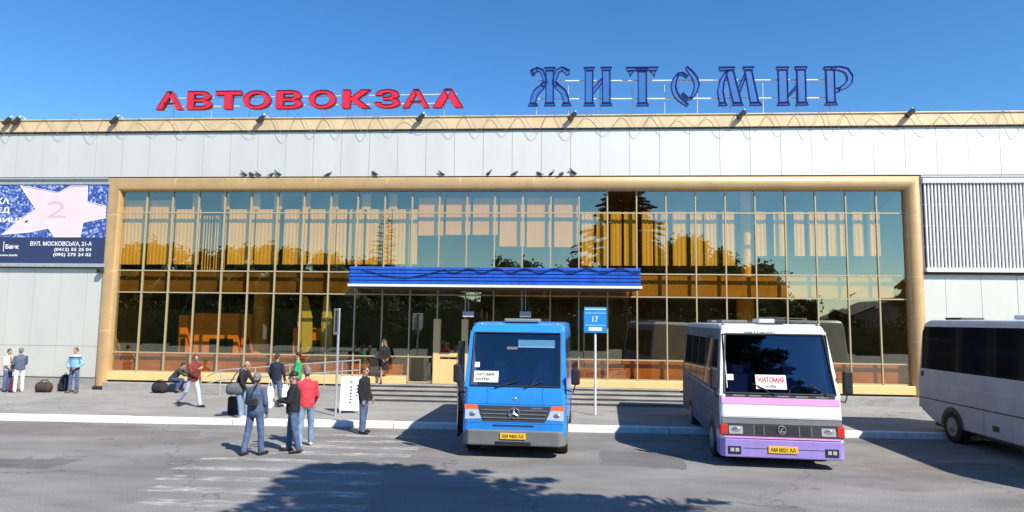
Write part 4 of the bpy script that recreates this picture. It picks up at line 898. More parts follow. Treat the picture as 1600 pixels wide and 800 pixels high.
# ---- coach at the right edge
XS = gp(1500, 692).x - 0.16; yr = gp(1500, 692).y
t = empty('bus', 'white coach with black window band, cut off by the right picture edge', 'bus', (XS + 1.22, yr - 7.0, 0), 0)
cb_ = Bus(t, [(0.08, 0.36), (0.03, 0.6), (0.12, 1.42), (0.95, 2.98), (1.25, 3.14), (8.0, 3.14), (8.30, 3.06), (8.42, 2.80), (8.62, 1.42), (8.60, 0.75), (8.42, 0.62), (7.9, 0.40), (7.6, 0.36)], 2.44, 2.28, 1.42)
cb_.body(B['white'], 0.09)
for sd in (-1, 1):
    wbd = cb_.span('window', sd, [(1.7, 1.20), (2.05, 1.70), (2.5, 1.80), (8.40, 1.80), (8.33, 2.80), (8.22, 2.95), (0.98, 2.95), (0.60, 2.2), (0.5, 1.20)], 0.006, 0.02, B['blackglass'])
    for y in (2.2, 3.7, 5.2, 6.7):
        cb_.span('pillar_joint', sd, [(y, 1.84), (y + 0.02, 1.84), (y + 0.02, 2.93), (y, 2.93)], 0.008, 0.004, B['trim'], wbd)
    cb_.span('side_panel', sd, [(0.2, 0.64), (0.3, 0.40), (7.8, 0.42), (8.38, 0.66), (8.53, 0.78), (8.55, 1.415), (0.2, 1.415)], 0.002, 0.01, B['shaded2']); cb_.span('side_panel', sd, [(0.25, 1.425), (8.53, 1.425), (8.45, 1.9), (0.4, 1.9)], 0.002, 0.01, B['shaded2'])  # sheets over the white body whose grey stands for shade
    cb_.span('side_stripe', sd, [(0.4, 0.98), (8.55, 0.98), (8.55, 1.012), (0.4, 1.012)], 0.004, 0.01, B['trim'])
    cb_.span('flap', sd, [(7.92, 1.06), (7.93, 1.06), (7.93, 1.70), (7.92, 1.70)], 0.003, 0.01, B['bumper'])
    cb_.span('side_lamp', sd, [(8.28, 1.58), (8.40, 1.58), (8.40, 1.72), (8.28, 1.72)], 0.012, 0.02, B['trim'])
    for y in (1.6, 4.7, 5.7):
        cb_.span('locker_seam', sd, [(y, 0.40), (y + 0.012, 0.40), (y + 0.012, 0.97), (y, 0.97)], 0.003, 0.01, B['bumper'])
    cb_.span('filler_cap', sd, [(5.15, 0.55), (5.38, 0.55), (5.38, 0.68), (5.15, 0.68)], 0.008, 0.02, B['trim'])
    cb_.wheel(sd, 7.0, 0.40); cb_.wheel(sd, 2.6, 0.40)
cb_.fpan('windshield', [(-1.05, 1.45), (1.05, 1.45), (1.0, 2.8), (-1.0, 2.8)], 0.008, 0.03, B['blackglass'])
MB().box((-0.95, 6.9, 3.14), (-0.35, 7.6, 3.20)).build('roof_hatch', B['trim'], t, bevel=0.02)
MB().box((-0.75, 2.4, 3.14), (0.75, 5.2, 3.26)).build('air_conditioner', B['white'], t, bevel=0.05)
MB().box((-1.0, 0.4, 0.26), (1.0, 8.2, 0.42)).build('chassis', B['trim'], t)

# ================================================================== SIGNS
p = gp(930, 648, SW)
t = empty('bus_stop_sign', 'square blue stop sign numbered 17 on a white post', 'sign', (p.x, p.y, SW))
S_ = lambda u, v: (fp(u, v, p.y).x - p.x, fp(u, v, p.y).z - SW)
zt_ = S_(930, 480)[1]; zb_ = S_(930, 520)[1]; hw_ = 0.345
MB().tube([(0, 0, 0), (0, 0, zt_ - 0.05)], 0.035, 10).build('post', M['white'], t, smooth=50)
sb = MB().box((-hw_, -0.07, zb_), (hw_, -0.04, zt_)).build('board', mat('sign_blue', (0.02, 0.27, 0.62), 0.4), t, bevel=0.01)
hh = zt_ - zb_
mb = MB(); text_on(mb, '17', lambda a_, b_: V((-0.09 + 0.18 * a_, -0.073, zb_ + hh * (0.42 + 0.22 * b_))), 0, 0.01)
mb.box((-0.2, -0.074, zb_ + hh * 0.08), (0.2, -0.071, zb_ + hh * 0.22)); mb.box((-hw_ + 0.03, -0.074, zb_ + hh * 0.90), (hw_ - 0.03, -0.071, zb_ + hh * 0.94)); mb.box((-hw_ + 0.03, -0.074, zb_ + hh * 0.76), (hw_ - 0.03, -0.071, zb_ + hh * 0.775)); mb.box((-hw_ + 0.03, -0.074, zb_ + hh * 0.29), (hw_ - 0.03, -0.071, zb_ + hh * 0.305)); mb.build('marking', M['white'], sb, fix=False)
p = gp(524, 650, SW)
t = empty('bus_stop_sign', 'stop sign turned edge-on, grey and narrow, on a grey post', 'sign', (p.x, p.y, SW))
zt_ = fp(524, 482, p.y).z - SW; zb_ = fp(524, 523, p.y).z - SW
MB().tube([(0, 0, 0), (0, 0, zt_ - 0.02)], 0.036, 10).build('post', M['steel'], t, smooth=50)
rot = Matrix.Rotation(R(-59), 4, 'Z')
sb = MB().box((-0.345, -0.075, zb_), (0.345, -0.04, zt_), 0, rot).build('board', M['steel'], t, bevel=0.01)
MB().box((-0.13, -0.080, zb_ + 0.08), (0.13, -0.0755, zt_ - 0.06), 0, rot).build('back_rib', M['black'], sb)
p = gp(547, 646, SW); q = gp(562, 644, SW); yb_ = (p.y + q.y) / 2 + 0.05
t = empty('sandwich_board', 'white folding board with two columns of small dark print beside the post', 'board', (fp(548, 640, yb_).x, yb_, SW), R(8))
bh = fp(548, 588, yb_).z - SW; bw = (fp(563, 640, yb_).x - fp(532, 640, yb_).x) / 2
for s_ in (-1, 1):
    rot = Matrix.Translation((0, s_ * 0.22, 0)) @ Matrix.Rotation(s_ * R(9.5), 4, 'X')
    pn = MB().box((-bw, -0.012, 0.08), (bw, 0.012, bh), 0, rot).build('panel', M['white'], t, bevel=0.008)
    MB().box((-bw, -0.01, 0), (-bw + 0.05, 0.01, 0.078), 0, rot).box((bw - 0.05, -0.01, 0), (bw, 0.01, 0.078), 0, rot).build('foot', M['steel'], pn)
    if s_ < 0:
        mb = MB()
        for i in range(6): mb.box((-0.02, -0.016, bh * (0.70 - i * 0.085)), (0.035, -0.013, bh * (0.70 - i * 0.085) + 0.045), 0, rot)
        for i in range(4): mb.box((0.17, -0.016, bh * (0.74 - i * 0.09)), (0.215, -0.013, bh * (0.74 - i * 0.09) + 0.045), 0, rot)
        mb.build('print', B['ink'], pn, fix=False)
        MB().prism([V(rot @ V((-0.0 + 0.05 * math.cos(i), -0.016, bh * 0.86 + 0.05 * math.sin(i)))) for i in [k * math.pi / 5 for k in range(10)]], (0, 0.002, 0)).build('emblem', mat('print_green', (0.2, 0.42, 0.2), 0.6), pn)
# ================================================================== PEOPLE
PM = {}
PM['skin'] = mat('skin', (0.44, 0.245, 0.17), 0.6); PM['skin2'] = mat('skin_tanned', (0.42, 0.22, 0.15), 0.6)
PM['eye'] = mat('eye_dark', (0.03, 0.02, 0.02), 0.3); PM['lip'] = mat('lips', (0.40, 0.15, 0.13), 0.6)
def cloth(n, c, v=0.22): return mat(n, c, 0.9, var=v, vscale=7, bump=1.0, bscale=9)
PM['jeans'] = cloth('blue_denim', (0.075, 0.115, 0.21), 0.4); PM['jeansl'] = cloth('light_denim', (0.17, 0.255, 0.38), 0.35); PM['jeansd'] = cloth('dark_denim', (0.045, 0.07, 0.16), 0.35)
PM['white'] = cloth('white_cloth', (0.72, 0.72, 0.74), 0.1); PM['paleblue'] = cloth('pale_trousers', (0.46, 0.50, 0.60), 0.15)
PM['black'] = cloth('black_cloth', (0.014, 0.014, 0.017), 0.3); PM['navy'] = cloth('navy_cloth', (0.016, 0.02, 0.045), 0.3); PM['greyblue'] = cloth('greyblue_cloth', (0.09, 0.115, 0.17), 0.3)
PM['maroon'] = cloth('maroon_cloth', (0.20, 0.035, 0.025), 0.4); PM['red'] = cloth('red_cloth', (0.62, 0.05, 0.07), 0.2); PM['green'] = cloth('green_cloth', (0.03, 0.36, 0.12), 0.2); PM['denimj'] = cloth('denim_jacket', (0.075, 0.11, 0.175), 0.35)
PM['darkgrey'] = cloth('dark_grey_cloth', (0.03, 0.035, 0.04), 0.3); PM['vest'] = cloth('cream_vest', (0.66, 0.58, 0.52), 0.2)
PM['hairb'] = mat('hair_brown', (0.05, 0.03, 0.02), 0.7, var=0.4, vscale=30); PM['hairg'] = mat('hair_grey', (0.18, 0.17, 0.16), 0.7, var=0.4, vscale=30); PM['hairy'] = mat('hair_blond', (0.66, 0.44, 0.20), 0.6, var=0.3, vscale=25); PM['hairk'] = mat('hair_black', (0.015, 0.012, 0.01), 0.6); PM['hairr'] = mat('hair_reddish', (0.11, 0.05, 0.03), 0.7, var=0.3, vscale=30)
PM['shoe'] = mat('shoe_black', (0.015, 0.014, 0.014), 0.5); PM['shoew'] = mat('shoe_white', (0.62, 0.62, 0.62), 0.6); PM['shoeb'] = mat('shoe_brown', (0.16, 0.08, 0.05), 0.6)
PM['chevron'] = bands('jacket_bands', [(0.0, (0.05, 0.07, 0.10)), (0.98, (0.22, 0.44, 0.60)), (1.26, (0.10, 0.25, 0.36)), (1.33, (0.03, 0.05, 0.09)), (1.385, (0.66, 0.72, 0.76))])

def capsule(mb, p0, p1, r0, r1, n=12):
    p0, p1 = V(p0), V(p1); ax = p1 - p0; l = ax.length
    if l < 1e-6: mb.ball(p0, r0); return
    ax.normalize(); a = ax.orthogonal().normalized(); c = ax.cross(a); rings = []
    def ring(ce, r): return [ce + (a * math.cos(2 * math.pi * i / n) + c * math.sin(2 * math.pi * i / n)) * r for i in range(n)]
    for k in range(4): th = math.pi / 2 * (1 - k / 4 * 0.96 - 0.02); rings.append(ring(p0 - ax * r0 * math.sin(th), r0 * math.cos(th)))
    for k in range(4): th = math.pi / 2 * (k / 4 * 0.96 + 0.0); rings.append(ring(p1 + ax * r1 * math.sin(th), r1 * math.cos(th)))
    rings.append(ring(p1 + ax * r1 * 0.995, r1 * 0.08))
    mb.loft(rings)
def torso_loft(mb, base, ax, side, rings, n=18):
    """rings: (distance along the axis, half width, half depth, forward shift)"""
    f = side.cross(ax).normalized(); out = []
    for d, rx, ry, sh in rings:
        ce = base + ax * d + f * sh
        out.append([ce + side * rx * math.cos(2 * math.pi * i / n) + f * ry * math.sin(2 * math.pi * i / n) for i in range(n)])
    mb.loft(out)
def fuse(mb, name, m, parent, voxel, smooth_it=4):
    me0 = mb.mesh('tmp', [])
    bm = bmesh.new(); bm.from_mesh(me0); bmesh.ops.recalc_face_normals(bm, faces=bm.faces); bm.to_mesh(me0); bm.free()
    o = bpy.data.objects.new('tmp', me0); COL.objects.link(o)
    r = o.modifiers.new('fuse', 'REMESH'); r.mode = 'VOXEL'; r.voxel_size = voxel
    sm = o.modifiers.new('smooth', 'SMOOTH'); sm.factor = 0.5; sm.iterations = smooth_it
    me = bpy.data.meshes.new_from_object(o.evaluated_get(bpy.context.evaluated_depsgraph_get()))
    bpy.data.objects.remove(o); bpy.data.meshes.remove(me0)
    me.name = name; me.materials.clear(); me.materials.append(m); me.polygons.foreach_set('use_smooth', [True] * len(me.polygons)); me.polygons.foreach_set('material_index', [0] * len(me.polygons))
    ob = bpy.data.objects.new(name, me); COL.objects.link(ob); ob.parent = parent
    return ob

def person(u, v, z0, vtop, yaw, label, top='black', bottom='jeans', shoe='shoe', hair='hairb', hairstyle='short', skin='skin', lean=0.0, side_lean=0.0, legs=((4, 6, 3), (-4, 4, 3)), arms=((5, 8, 18, 0.1), (0, 8, 18, 0.1)), head=(0, 5), woman=False, dress=False, stout=1.0, open_front=None, group=None):
    p = gp(u, v, z0)
    # height from the head's pixel at that depth
    H = fp(u, vtop, p.y).z - z0
    root = empty('person', label, 'person', (p.x, p.y, z0), R(yaw), group)
    sc = 1.0
    # -------- skeleton at 1.75 m
    thigh, shin = 0.43, 0.42
    drops = []
    for sw, kn, ab in legs: drops.append(thigh * math.cos(R(sw)) * math.cos(R(ab)) + shin * math.cos(R(sw - kn)) + 0.085)
    zp = max(drops)
    lean_r = R(lean); tax = V((math.sin(R(side_lean)), -math.sin(lean_r), math.cos(lean_r))).normalized()
    standing = zp + 0.52 * math.cos(lean_r) + 0.30
    s = H / standing
    s = max(0.90, min(1.14, s))
    side = V((1, 0, 0)); P = V((0, 0, zp)); 
    shw = 0.15 if woman else 0.178 * (1 + (stout - 1) * 0.5)
    neck = P + tax * 0.50; sho = P + tax * 0.435
    hl = R(lean * 0.4 + head[1]); hdir = V((0, -math.sin(hl), math.cos(hl))); hc = neck + hdir * 0.168
    J = {}
    for k, sgn in ((0, -1), (1, 1)):
        sw, kn, ab = legs[k]; hip = P + V((sgn * 0.09, 0, 0))
        d1 = V((sgn * math.sin(R(ab)), -math.sin(R(sw)), -math.cos(R(sw)))).normalized(); knee = hip + d1 * thigh
        d2 = V((sgn * math.sin(R(ab)) * 0.6, -math.sin(R(sw - kn)), -math.cos(R(sw - kn)))).normalized(); ank = knee + d2 * shin
        fa = R(max(0, min(60, (kn - sw) * 0.7 - 6))); fd = V((sgn * 0.18, -math.cos(fa), -math.sin(fa))).normalized()
        J[k] = (hip, knee, ank, fd)
        sw, ab, el, inw = arms[k]; shp = sho + side * sgn * shw
        base_sw = sw + lean * 0.3
        u1 = V((sgn * math.sin(R(ab)), -math.sin(R(base_sw)) * math.cos(R(ab)), -math.cos(R(base_sw)) * math.cos(R(ab)))).normalized(); elb = shp + u1 * 0.29
        u2 = V((-sgn * inw, -math.sin(R(base_sw + el)), -math.cos(R(base_sw + el)))).normalized(); wr = elb + u2 * 0.25
        J[k + 2] = (shp, elb, wr, u2)
    # -------- bare body: one fused surface
    mb = MB()
    torso_loft(mb, P, tax, side, [(-0.10, 0.10, 0.08, 0), (-0.06, 0.15, 0.10, 0), (0.05, 0.14, 0.095, 0), (0.20, 0.12, 0.085, 0), (0.35, 0.145, 0.095, 0), (0.46, 0.12, 0.07, 0), (0.52, 0.05, 0.05, 0)])
    capsule(mb, P + tax * 0.42, neck + hdir * 0.12, 0.06, 0.052)
    rotH = Matrix.Rotation(R(head[0]), 3, 'Z') @ Matrix.Rotation(hl, 3, 'X')
    hp = lambda x, y, z: hc + rotH @ V((x, y, z))
    mb.ball(hp(0, 0.012, 0.025), (0.074, 0.094, 0.095), 0, 16, 12, rotH); mb.ball(hp(0, -0.02, -0.045), (0.058, 0.068, 0.075), 0, 14, 10, rotH)
    capsule(mb, hp(0, -0.088, 0.015), hp(0, -0.108, -0.022), 0.011, 0.016, 8); capsule(mb, hp(0, -0.07, -0.092), hp(0, -0.06, -0.098), 0.022, 0.022, 8); capsule(mb, hp(-0.035, -0.075, 0.03), hp(0.035, -0.075, 0.03), 0.014, 0.014, 8)
    for sgn in (-1, 1): mb.ball(hp(sgn * 0.075, 0.015, -0.005), (0.012, 0.022, 0.034), 0, 8, 6, rotH)
    for k in (0, 1):
        hip, knee, ank, fd = J[k]; capsule(mb, hip, knee, 0.078, 0.052); capsule(mb, knee, ank, 0.050, 0.036); capsule(mb, ank, ank + V((0, 0, -0.04)) + fd * 0.12, 0.035, 0.028)
        shp, elb, wr, u2 = J[k + 2]; capsule(mb, P + tax * 0.42, shp, 0.07, 0.05); capsule(mb, shp, elb, 0.046, 0.036); capsule(mb, elb, wr, 0.036, 0.026)
        # hand: palm, four curled fingers of unequal length, thumb from the palm's side
        sgn = -1 if k == 0 else 1
        d = u2; inward = V((-sgn, 0, 0)); pn = inward - d * inward.dot(d); pn.normalize(); wd = d.cross(pn).normalized()
        pc = wr + d * 0.05
        for q in (-0.024, -0.008, 0.008, 0.024): capsule(mb, wr + d * 0.012 + wd * q * 0.7, wr + d * 0.085 + wd * q, 0.014, 0.0125, 8)
        for q, ln in zip((-0.030, -0.010, 0.010, 0.030), (0.056, 0.068, 0.072, 0.060)):
            b0 = wr + d * 0.088 + wd * q; b1 = b0 + (d * 0.88 + pn * 0.45) * ln * 0.55; b2 = b1 + (d * 0.45 + pn * 0.88) * ln * 0.5
            capsule(mb, b0, b1, 0.0105, 0.0098, 8); capsule(mb, b1, b2, 0.0098, 0.0088, 8)
        fw = wd if wd.y < 0 else -wd
        t0 = wr + d * 0.03 + fw * 0.025; t1 = t0 + (d * 0.6 + fw * 0.6 + pn * 0.3) * 0.045; t2 = t1 + (d * 0.85 + pn * 0.45) * 0.035
        capsule(mb, t0, t1, 0.0125, 0.0115, 8); capsule(mb, t1, t2, 0.0115, 0.0095, 8)
    body = fuse(mb, 'body', PM[skin], root, 0.0085, 3)
    for sgn in (-1, 1):
        mb = MB(); mb.ball(hp(sgn * 0.032, -0.083, 0.008), (0.013, 0.008, 0.008), 0, 8, 6, rotH); mb.build('eye', PM['eye'], root, smooth=60)
    mb = MB(); mb.ball(hp(0, -0.089, -0.058), (0.023, 0.006, 0.007), 0, 10, 6, rotH); mb.build('mouth', PM['lip'], root, smooth=60)
    # -------- hair
    if hairstyle != 'bald':
        mb = MB(); mb.ball(hp(0, 0.024, 0.042), (0.083, 0.094, 0.094), 0, 18, 12, rotH)
        if hairstyle == 'long':
            for sgn in (-1, 1): capsule(mb, hp(sgn * 0.068, 0.02, 0.02), hp(sgn * 0.085, 0.0, -0.24), 0.035, 0.03); capsule(mb, hp(sgn * 0.03, 0.075, 0.0), hp(sgn * 0.04, 0.085, -0.25), 0.05, 0.035)
        elif hairstyle == 'cap': 
            mb = MB(); mb.ball(hp(0, 0.015, 0.055), (0.088, 0.100, 0.075), 0, 18, 12, rotH); mb.prism([hp(x, y, 0.045) for x, y in ((-0.07, -0.06), (0.07, -0.06), (0.06, -0.15), (0, -0.17), (-0.06, -0.15))], rotH @ V((0, 0, 0.018)))
        else: capsule(mb, hp(-0.03, 0.085, -0.02), hp(0.03, 0.085, -0.02), 0.03, 0.03)
        fuse(mb, 'cap' if hairstyle == 'cap' else 'hair', PM[hair], root, 0.012, 2)
    # -------- trousers, jacket, shoes
    if not dress:
        mb = MB(); torso_loft(mb, P, tax, side, [(-0.14, 0.13, 0.09, 0), (-0.08, 0.175 * stout, 0.125 * stout, 0), (0.02, 0.170 * stout, 0.12 * stout, 0), (0.10, 0.155 * stout, 0.11 * stout, 0)])
        for k in (0, 1):
            hip, knee, ank, fd = J[k]; capsule(mb, hip, knee, 0.10, 0.072); capsule(mb, knee + V((0, 0, 0.0)), ank + (knee - ank) * 0.02, 0.072, 0.066); kd = (ank - knee).normalized(); capsule(mb, knee + kd * 0.2 + fd * -0.01, knee + kd * 0.37, 0.066, 0.068)
        fuse(mb, 'trousers', PM[bottom], root, 0.014, 3)
    mb = MB(); wq = 0.9 if woman else 1.0 * stout
    low = -0.42 if dress else -0.10
    rg = [(low, (0.20 if dress else 0.165 * stout), (0.15 if dress else 0.12 * stout), 0), (-0.03, 0.182 * wq, 0.132 * wq, 0), (0.10, 0.175 * wq * (0.86 if woman else 1), 0.130 * wq, 0), (0.25, 0.182 * wq, 0.132 * wq, 0.0), (0.36, 0.185 * wq, 0.125 * wq, 0), (0.43, 0.165 * wq, 0.10, 0), (0.485, 0.105, 0.078, 0), (0.53, 0.07, 0.072, 0.0)]
    torso_loft(mb, P, tax, side, rg)
    for k in (0, 1):
        shp, elb, wr, u2 = J[k + 2]; capsule(mb, P + tax * 0.42, shp - tax * 0.015, 0.085, 0.062); capsule(mb, shp - tax * 0.012, elb, 0.068, 0.054); capsule(mb, elb, wr - u2 * 0.02, 0.055, 0.042)
    fuse(mb, 'dress' if dress else 'jacket', PM[top], root, 0.013, 3)
    if open_front:
        f = -tax.cross(side).normalized() if False else V((0, -1, 0)); mb = MB()
        torso_loft(mb, P + V((0, -0.058 * wq, 0)), tax, side, [(0.0, 0.05, 0.082, 0), (0.2, 0.05, 0.086, 0), (0.36, 0.05, 0.08, 0), (0.46, 0.045, 0.05, 0)]); fuse(mb, 'shirt', PM[open_front], root, 0.012, 2)
    for k in (0, 1):
        hip, knee, ank, fd = J[k]; mb = MB(); dn = V((0, 0, -0.043)); 
        capsule(mb, ank + dn * 0.9 - fd * 0.05, ank + dn * 1.02 + fd * 0.10, 0.042, 0.044); capsule(mb, ank + dn + fd * 0.08, ank + dn * 1.15 + fd * 0.17, 0.046, 0.036); capsule(mb, ank + V((0, 0, 0.02)), ank + dn, 0.048, 0.045)
        fuse(mb, 'shoe', PM[shoe], root, 0.012, 2)
    root.scale = (s, s, s)
    return root, J, s

def bag(name, label, cat, u, v, z0, w_, d_, h_, m, rz=0.0, kind='duffel'):
    p = gp(u, v, z0); t = empty(name, label, cat, (p.x, p.y, z0), R(rz))
    mb = MB(); n = 16
    if kind == 'duffel':
        rings = []
        for i in range(9):
            q = -1 + 2 * i / 8; k = math.sqrt(max(0.05, 1 - abs(q) ** 5)); x = q * w_ / 2
            rings.append([(x, d_ / 2 * k * math.cos(2 * math.pi * j / n), max(0.004, h_ / 2 + h_ / 2 * k * math.sin(2 * math.pi * j / n) * (1.0 - 0.12 * math.cos(5 * q)))) for j in range(n)])
        mb.loft(rings); mb.build('body', m, t, smooth=60)
        for sgn in (-1, 1): MB().tube([(-w_ * 0.22, sgn * d_ * 0.25, h_ * 0.9), (-w_ * 0.12, sgn * d_ * 0.12, h_ * 1.22), (w_ * 0.12, sgn * d_ * 0.12, h_ * 1.25), (w_ * 0.22, sgn * d_ * 0.25, h_ * 0.9)], 0.015, 6).build('handle', PM['black'], t, smooth=60)
        MB().box((-w_ * 0.36, -0.010, h_ * 0.965), (w_ * 0.36, 0.010, h_ * 1.01)).build('zip', PM['darkgrey'], t)
    elif kind == 'backpack':
        rings = []
        for z, k in ((0.0, 0.85), (0.03, 0.98), (0.25, 1.0), (0.6, 0.92), (0.85, 0.75), (0.97, 0.45), (1.0, 0.15)):
            rings.append([(w_ / 2 * k * math.copysign(abs(math.cos(2 * math.pi * j / n)) ** 0.7, math.cos(2 * math.pi * j / n)), d_ / 2 * k * math.copysign(abs(math.sin(2 * math.pi * j / n)) ** 0.7, math.sin(2 * math.pi * j / n)), z * h_) for j in range(n)])
        mb.loft(rings); mb.build('body', m, t, smooth=60)
        MB().box((-w_ * 0.32, -d_ * 0.62, h_ * 0.08), (w_ * 0.32, -d_ * 0.45, h_ * 0.48)).build('pocket', m, t, bevel=0.03)
        MB().tube([(-0.05, 0, h_ * 0.97), (-0.03, 0, h_ * 1.08), (0.03, 0, h_ * 1.08), (0.05, 0, h_ * 0.97)], 0.011, 6).build('handle', PM['black'], t, smooth=60)
    elif kind == 'case':
        mb.box((-w_ / 2, -d_ / 2, 0.03), (w_ / 2, d_ / 2, h_)); mb.build('body', m, t, bevel=0.04, seg=3)
        MB().tube([(-w_ * 0.3, 0, h_ - 0.02), (-w_ * 0.3, 0, h_ * 1.35), (w_ * 0.3, 0, h_ * 1.35), (w_ * 0.3, 0, h_ - 0.02)], 0.012, 6).build('handle', M['steel'], t, smooth=50)
        for x in (-1, 1): MB().ball((x * w_ * 0.38, 0, 0.03), 0.03, 0, 10, 8).build('wheel', PM['black'], t, smooth=60)
    else:                              # carrier bag
        rings = [[(w_ / 2 * k * math.cos(2 * math.pi * j / n), d_ / 2 * k2 * math.sin(2 * math.pi * j / n), z * h_) for j in range(n)] for z, k, k2 in ((0, 0.8, 0.9), (0.1, 1.0, 1.0), (0.45, 1.0, 0.9), (0.8, 0.75, 0.5), (0.92, 0.45, 0.25))]
        mb.loft(rings); mb.build('body', m, t, smooth=70)
        MB().tube([(-w_ * 0.2, 0, h_ * 0.9), (-w_ * 0.05, 0, h_ * 1.2), (w_ * 0.05, 0, h_ * 1.2), (w_ * 0.2, 0, h_ * 0.9)], 0.012, 6).build('handle', m, t, smooth=60)
    return t
bagdark = cloth('bag_black', (0.02, 0.02, 0.022)); bagbrown = cloth('bag_brown', (0.055, 0.035, 0.03)); bagbur = cloth('bag_burgundy', (0.12, 0.015, 0.035)); baggrey = cloth('bag_grey', (0.10, 0.115, 0.12)); bagwhite = cloth('bag_white', (0.70, 0.70, 0.70), 0.1)

person(10, 612, SW, 546, 75, 'person in cream vest and blue jeans cut off by the left edge', top='vest', bottom='jeans', hair='hairb', hairstyle='short', legs=((6, 8, 3), (-6, 6, 3)), arms=((20, 8, 70, 0.3), (10, 6, 50, 0.3)), open_front='maroon')
person(28, 613, SW, 542, -130, 'person in grey jacket and white trousers near the left edge', top='greyblue', bottom='white', shoe='shoew', hair='hairg', arms=((18, 6, 60, 0.2), (10, 10, 30, 0.2)), legs=((3, 4, 3), (-3, 4, 3)))
bag('shopping_bag', 'burgundy bag on the pavement between the two leftmost people', 'bag', 20, 613, SW, 0.26, 0.22, 0.55, bagbur, 10, 'backpack')
bag('duffel_bag', 'dark brown duffel bag lying alone by the left wall', 'bag', 68, 613, SW, 0.62, 0.34, 0.36, bagbrown, 5)
bag('backpack', 'black backpack standing behind the person in blue and white', 'bag', 101, 611, SW, 0.42, 0.34, 0.62, bagdark, -10, 'backpack')
person(114, 614, SW, 542, 0, 'person in blue and white banded jacket standing with hands at pockets', top='chevron', bottom='jeans', shoe='shoeb', hair='hairr', legs=((2, 3, 5), (2, 3, 5)), arms=((4, 26, 40, 0.75), (4, 26, 40, 0.75)))
person(268, 614, SW, 566, 105, 'person in dark jacket bending low over a black bag', top='darkgrey', bottom='jeansd', shoe='shoeb', hair='hairk', lean=40, legs=((84, 112, 6), (70, 104, 6)), arms=((40, 8, 30, 0.1), (50, 8, 20, 0.1)), head=(0, 10))
bag('duffel_bag', 'black bag on the ground beside the bending person', 'bag', 249, 614, SW, 0.60, 0.36, 0.38, bagdark, -8)
person(299, 636, SW, 551, 68, 'person in maroon jacket and pale trousers walking to the right', top='maroon', bottom='paleblue', shoe='shoe', hair='hairr', lean=5, legs=((-20, 28, 2), (20, 6, 2)), arms=((35, 12, 85, 0.4), (-12, 10, 35, 0.1)), head=(-35, 18))
person(372, 652, SW, 562, 82, 'bald person in black jacket and light jeans leaning forward by kerb', top='black', bottom='jeansl', shoe='shoew', hairstyle='bald', lean=20, legs=((14, 4, 4), (20, 14, 4)), arms=((8, 8, 25, 0.1), (22, 10, 35, 0.1)), head=(0, 6))
bag('suitcase', 'black suitcase standing behind the bald person by the kerb', 'suitcase', 366, 648, SW, 0.36, 0.24, 0.52, bagdark, 15, 'case')
# grey shoulder bag of the bald person, hung from a strap
p = gp(372, 652, SW); sbz = fp(369, 604, p.y).z
t = empty('shoulder_bag', 'grey shoulder bag hanging behind the bald person', 'bag', (fp(369, 604, p.y).x + 0.10, p.y - 0.20, sbz - 0.20), R(35))
MB().loft([[(x, 0.12 * k * math.cos(2 * math.pi * j / 14), 0.16 + 0.17 * k * math.sin(2 * math.pi * j / 14)) for j in range(14)] for x, k in ((-0.26, 0.5), (-0.22, 0.9), (0, 1.0), (0.2, 0.9), (0.25, 0.5))]).build('body', baggrey, t, smooth=60)
MB().tube([(-0.18, 0, 0.3), (-0.02, -0.1, 0.62), (0.22, -0.02, 0.82), (0.28, 0.06, 0.62), (0.2, 0.04, 0.26)], 0.016, 6).build('strap', PM['black'], t, smooth=60)
person(396, 711, 0, 580, 168, 'person in denim jacket and jeans seen from behind on the road', top='denimj', bottom='jeans', shoe='shoe', hair='hairg', skin='skin2', legs=((5, 4, 5), (-6, 6, 5)), arms=((4, 10, 22, 0.2), (6, 10, 40, 0.5)), stout=1.06, head=(25, 4))
p = gp(396, 711, 0)
t = empty('camera_bag', 'small black pouch on a strap across the denim jacket', 'bag', (p.x + 0.02, p.y - 0.185, fp(396, 626, p.y).z - 0.10))
MB().box((-0.10, -0.05, 0), (0.10, 0.04, 0.17)).build('body', bagdark, t, bevel=0.03); MB().tube([(-0.08, 0, 0.15), (0.0, 0.005, 0.36), (0.10, 0.07, 0.58)], 0.016, 6).build('strap', PM['black'], t, smooth=60)
person(430, 636, SW, 551, 175, 'person in navy jacket seen from behind by the ramp rail', top='navy', bottom='jeans', shoe='shoe', hair='hairb', legs=((3, 3, 4), (-3, 3, 4)), arms=((2, 14, 25, 0.1), (2, 14, 25, 0.1)))
bag('carrier_bag', 'white carrier bag left of the navy jacketed person', 'bag', 421, 637, SW, 0.30, 0.22, 0.72, bagwhite, 0, 'carrier')
bag('carrier_bag', 'white and black carrier bag right of the navy jacketed person', 'bag', 444, 634, SW, 0.30, 0.24, 0.74, bagwhite, 20, 'carrier')
person(463, 634, SW, 549, -75, 'person in green sweater standing behind the black jacketed person', top='green', bottom='jeansd', hair='hairk', arms=((12, 10, 60, 0.3), (12, 10, 60, 0.3)), legs=((3, 3, 3), (-3, 3, 3)))
person(476, 697, 0, 571, -150, 'person in bright red jacket and light jeans on the road', top='red', bottom='jeansl', shoe='shoew', hair='hairg', legs=((6, 4, 4), (-6, 6, 4)), arms=((8, 12, 30, 0.2), (10, 10, 40, 0.2)), head=(0, 6))
person(455, 707, 0, 578, -70, 'person in black jacket and dark cap holding hands before chest', top='black', bottom='jeans', shoe='shoe', hair='hairk', hairstyle='cap', legs=((6, 4, 4), (-7, 6, 4)), arms=((18, 12, 78, 0.5), (18, 10, 78, 0.5)), stout=1.12, head=(0, 6))
person(567, 677, 0, 570, 78, 'person in black top and grey jeans beside the white folding board', top='black', bottom='jeans', shoe='shoe', hair='hairr', legs=((3, 2, 3), (-3, 4, 3)), arms=((-4, 8, 22, 0.1), (2, 8, 26, 0.1)))
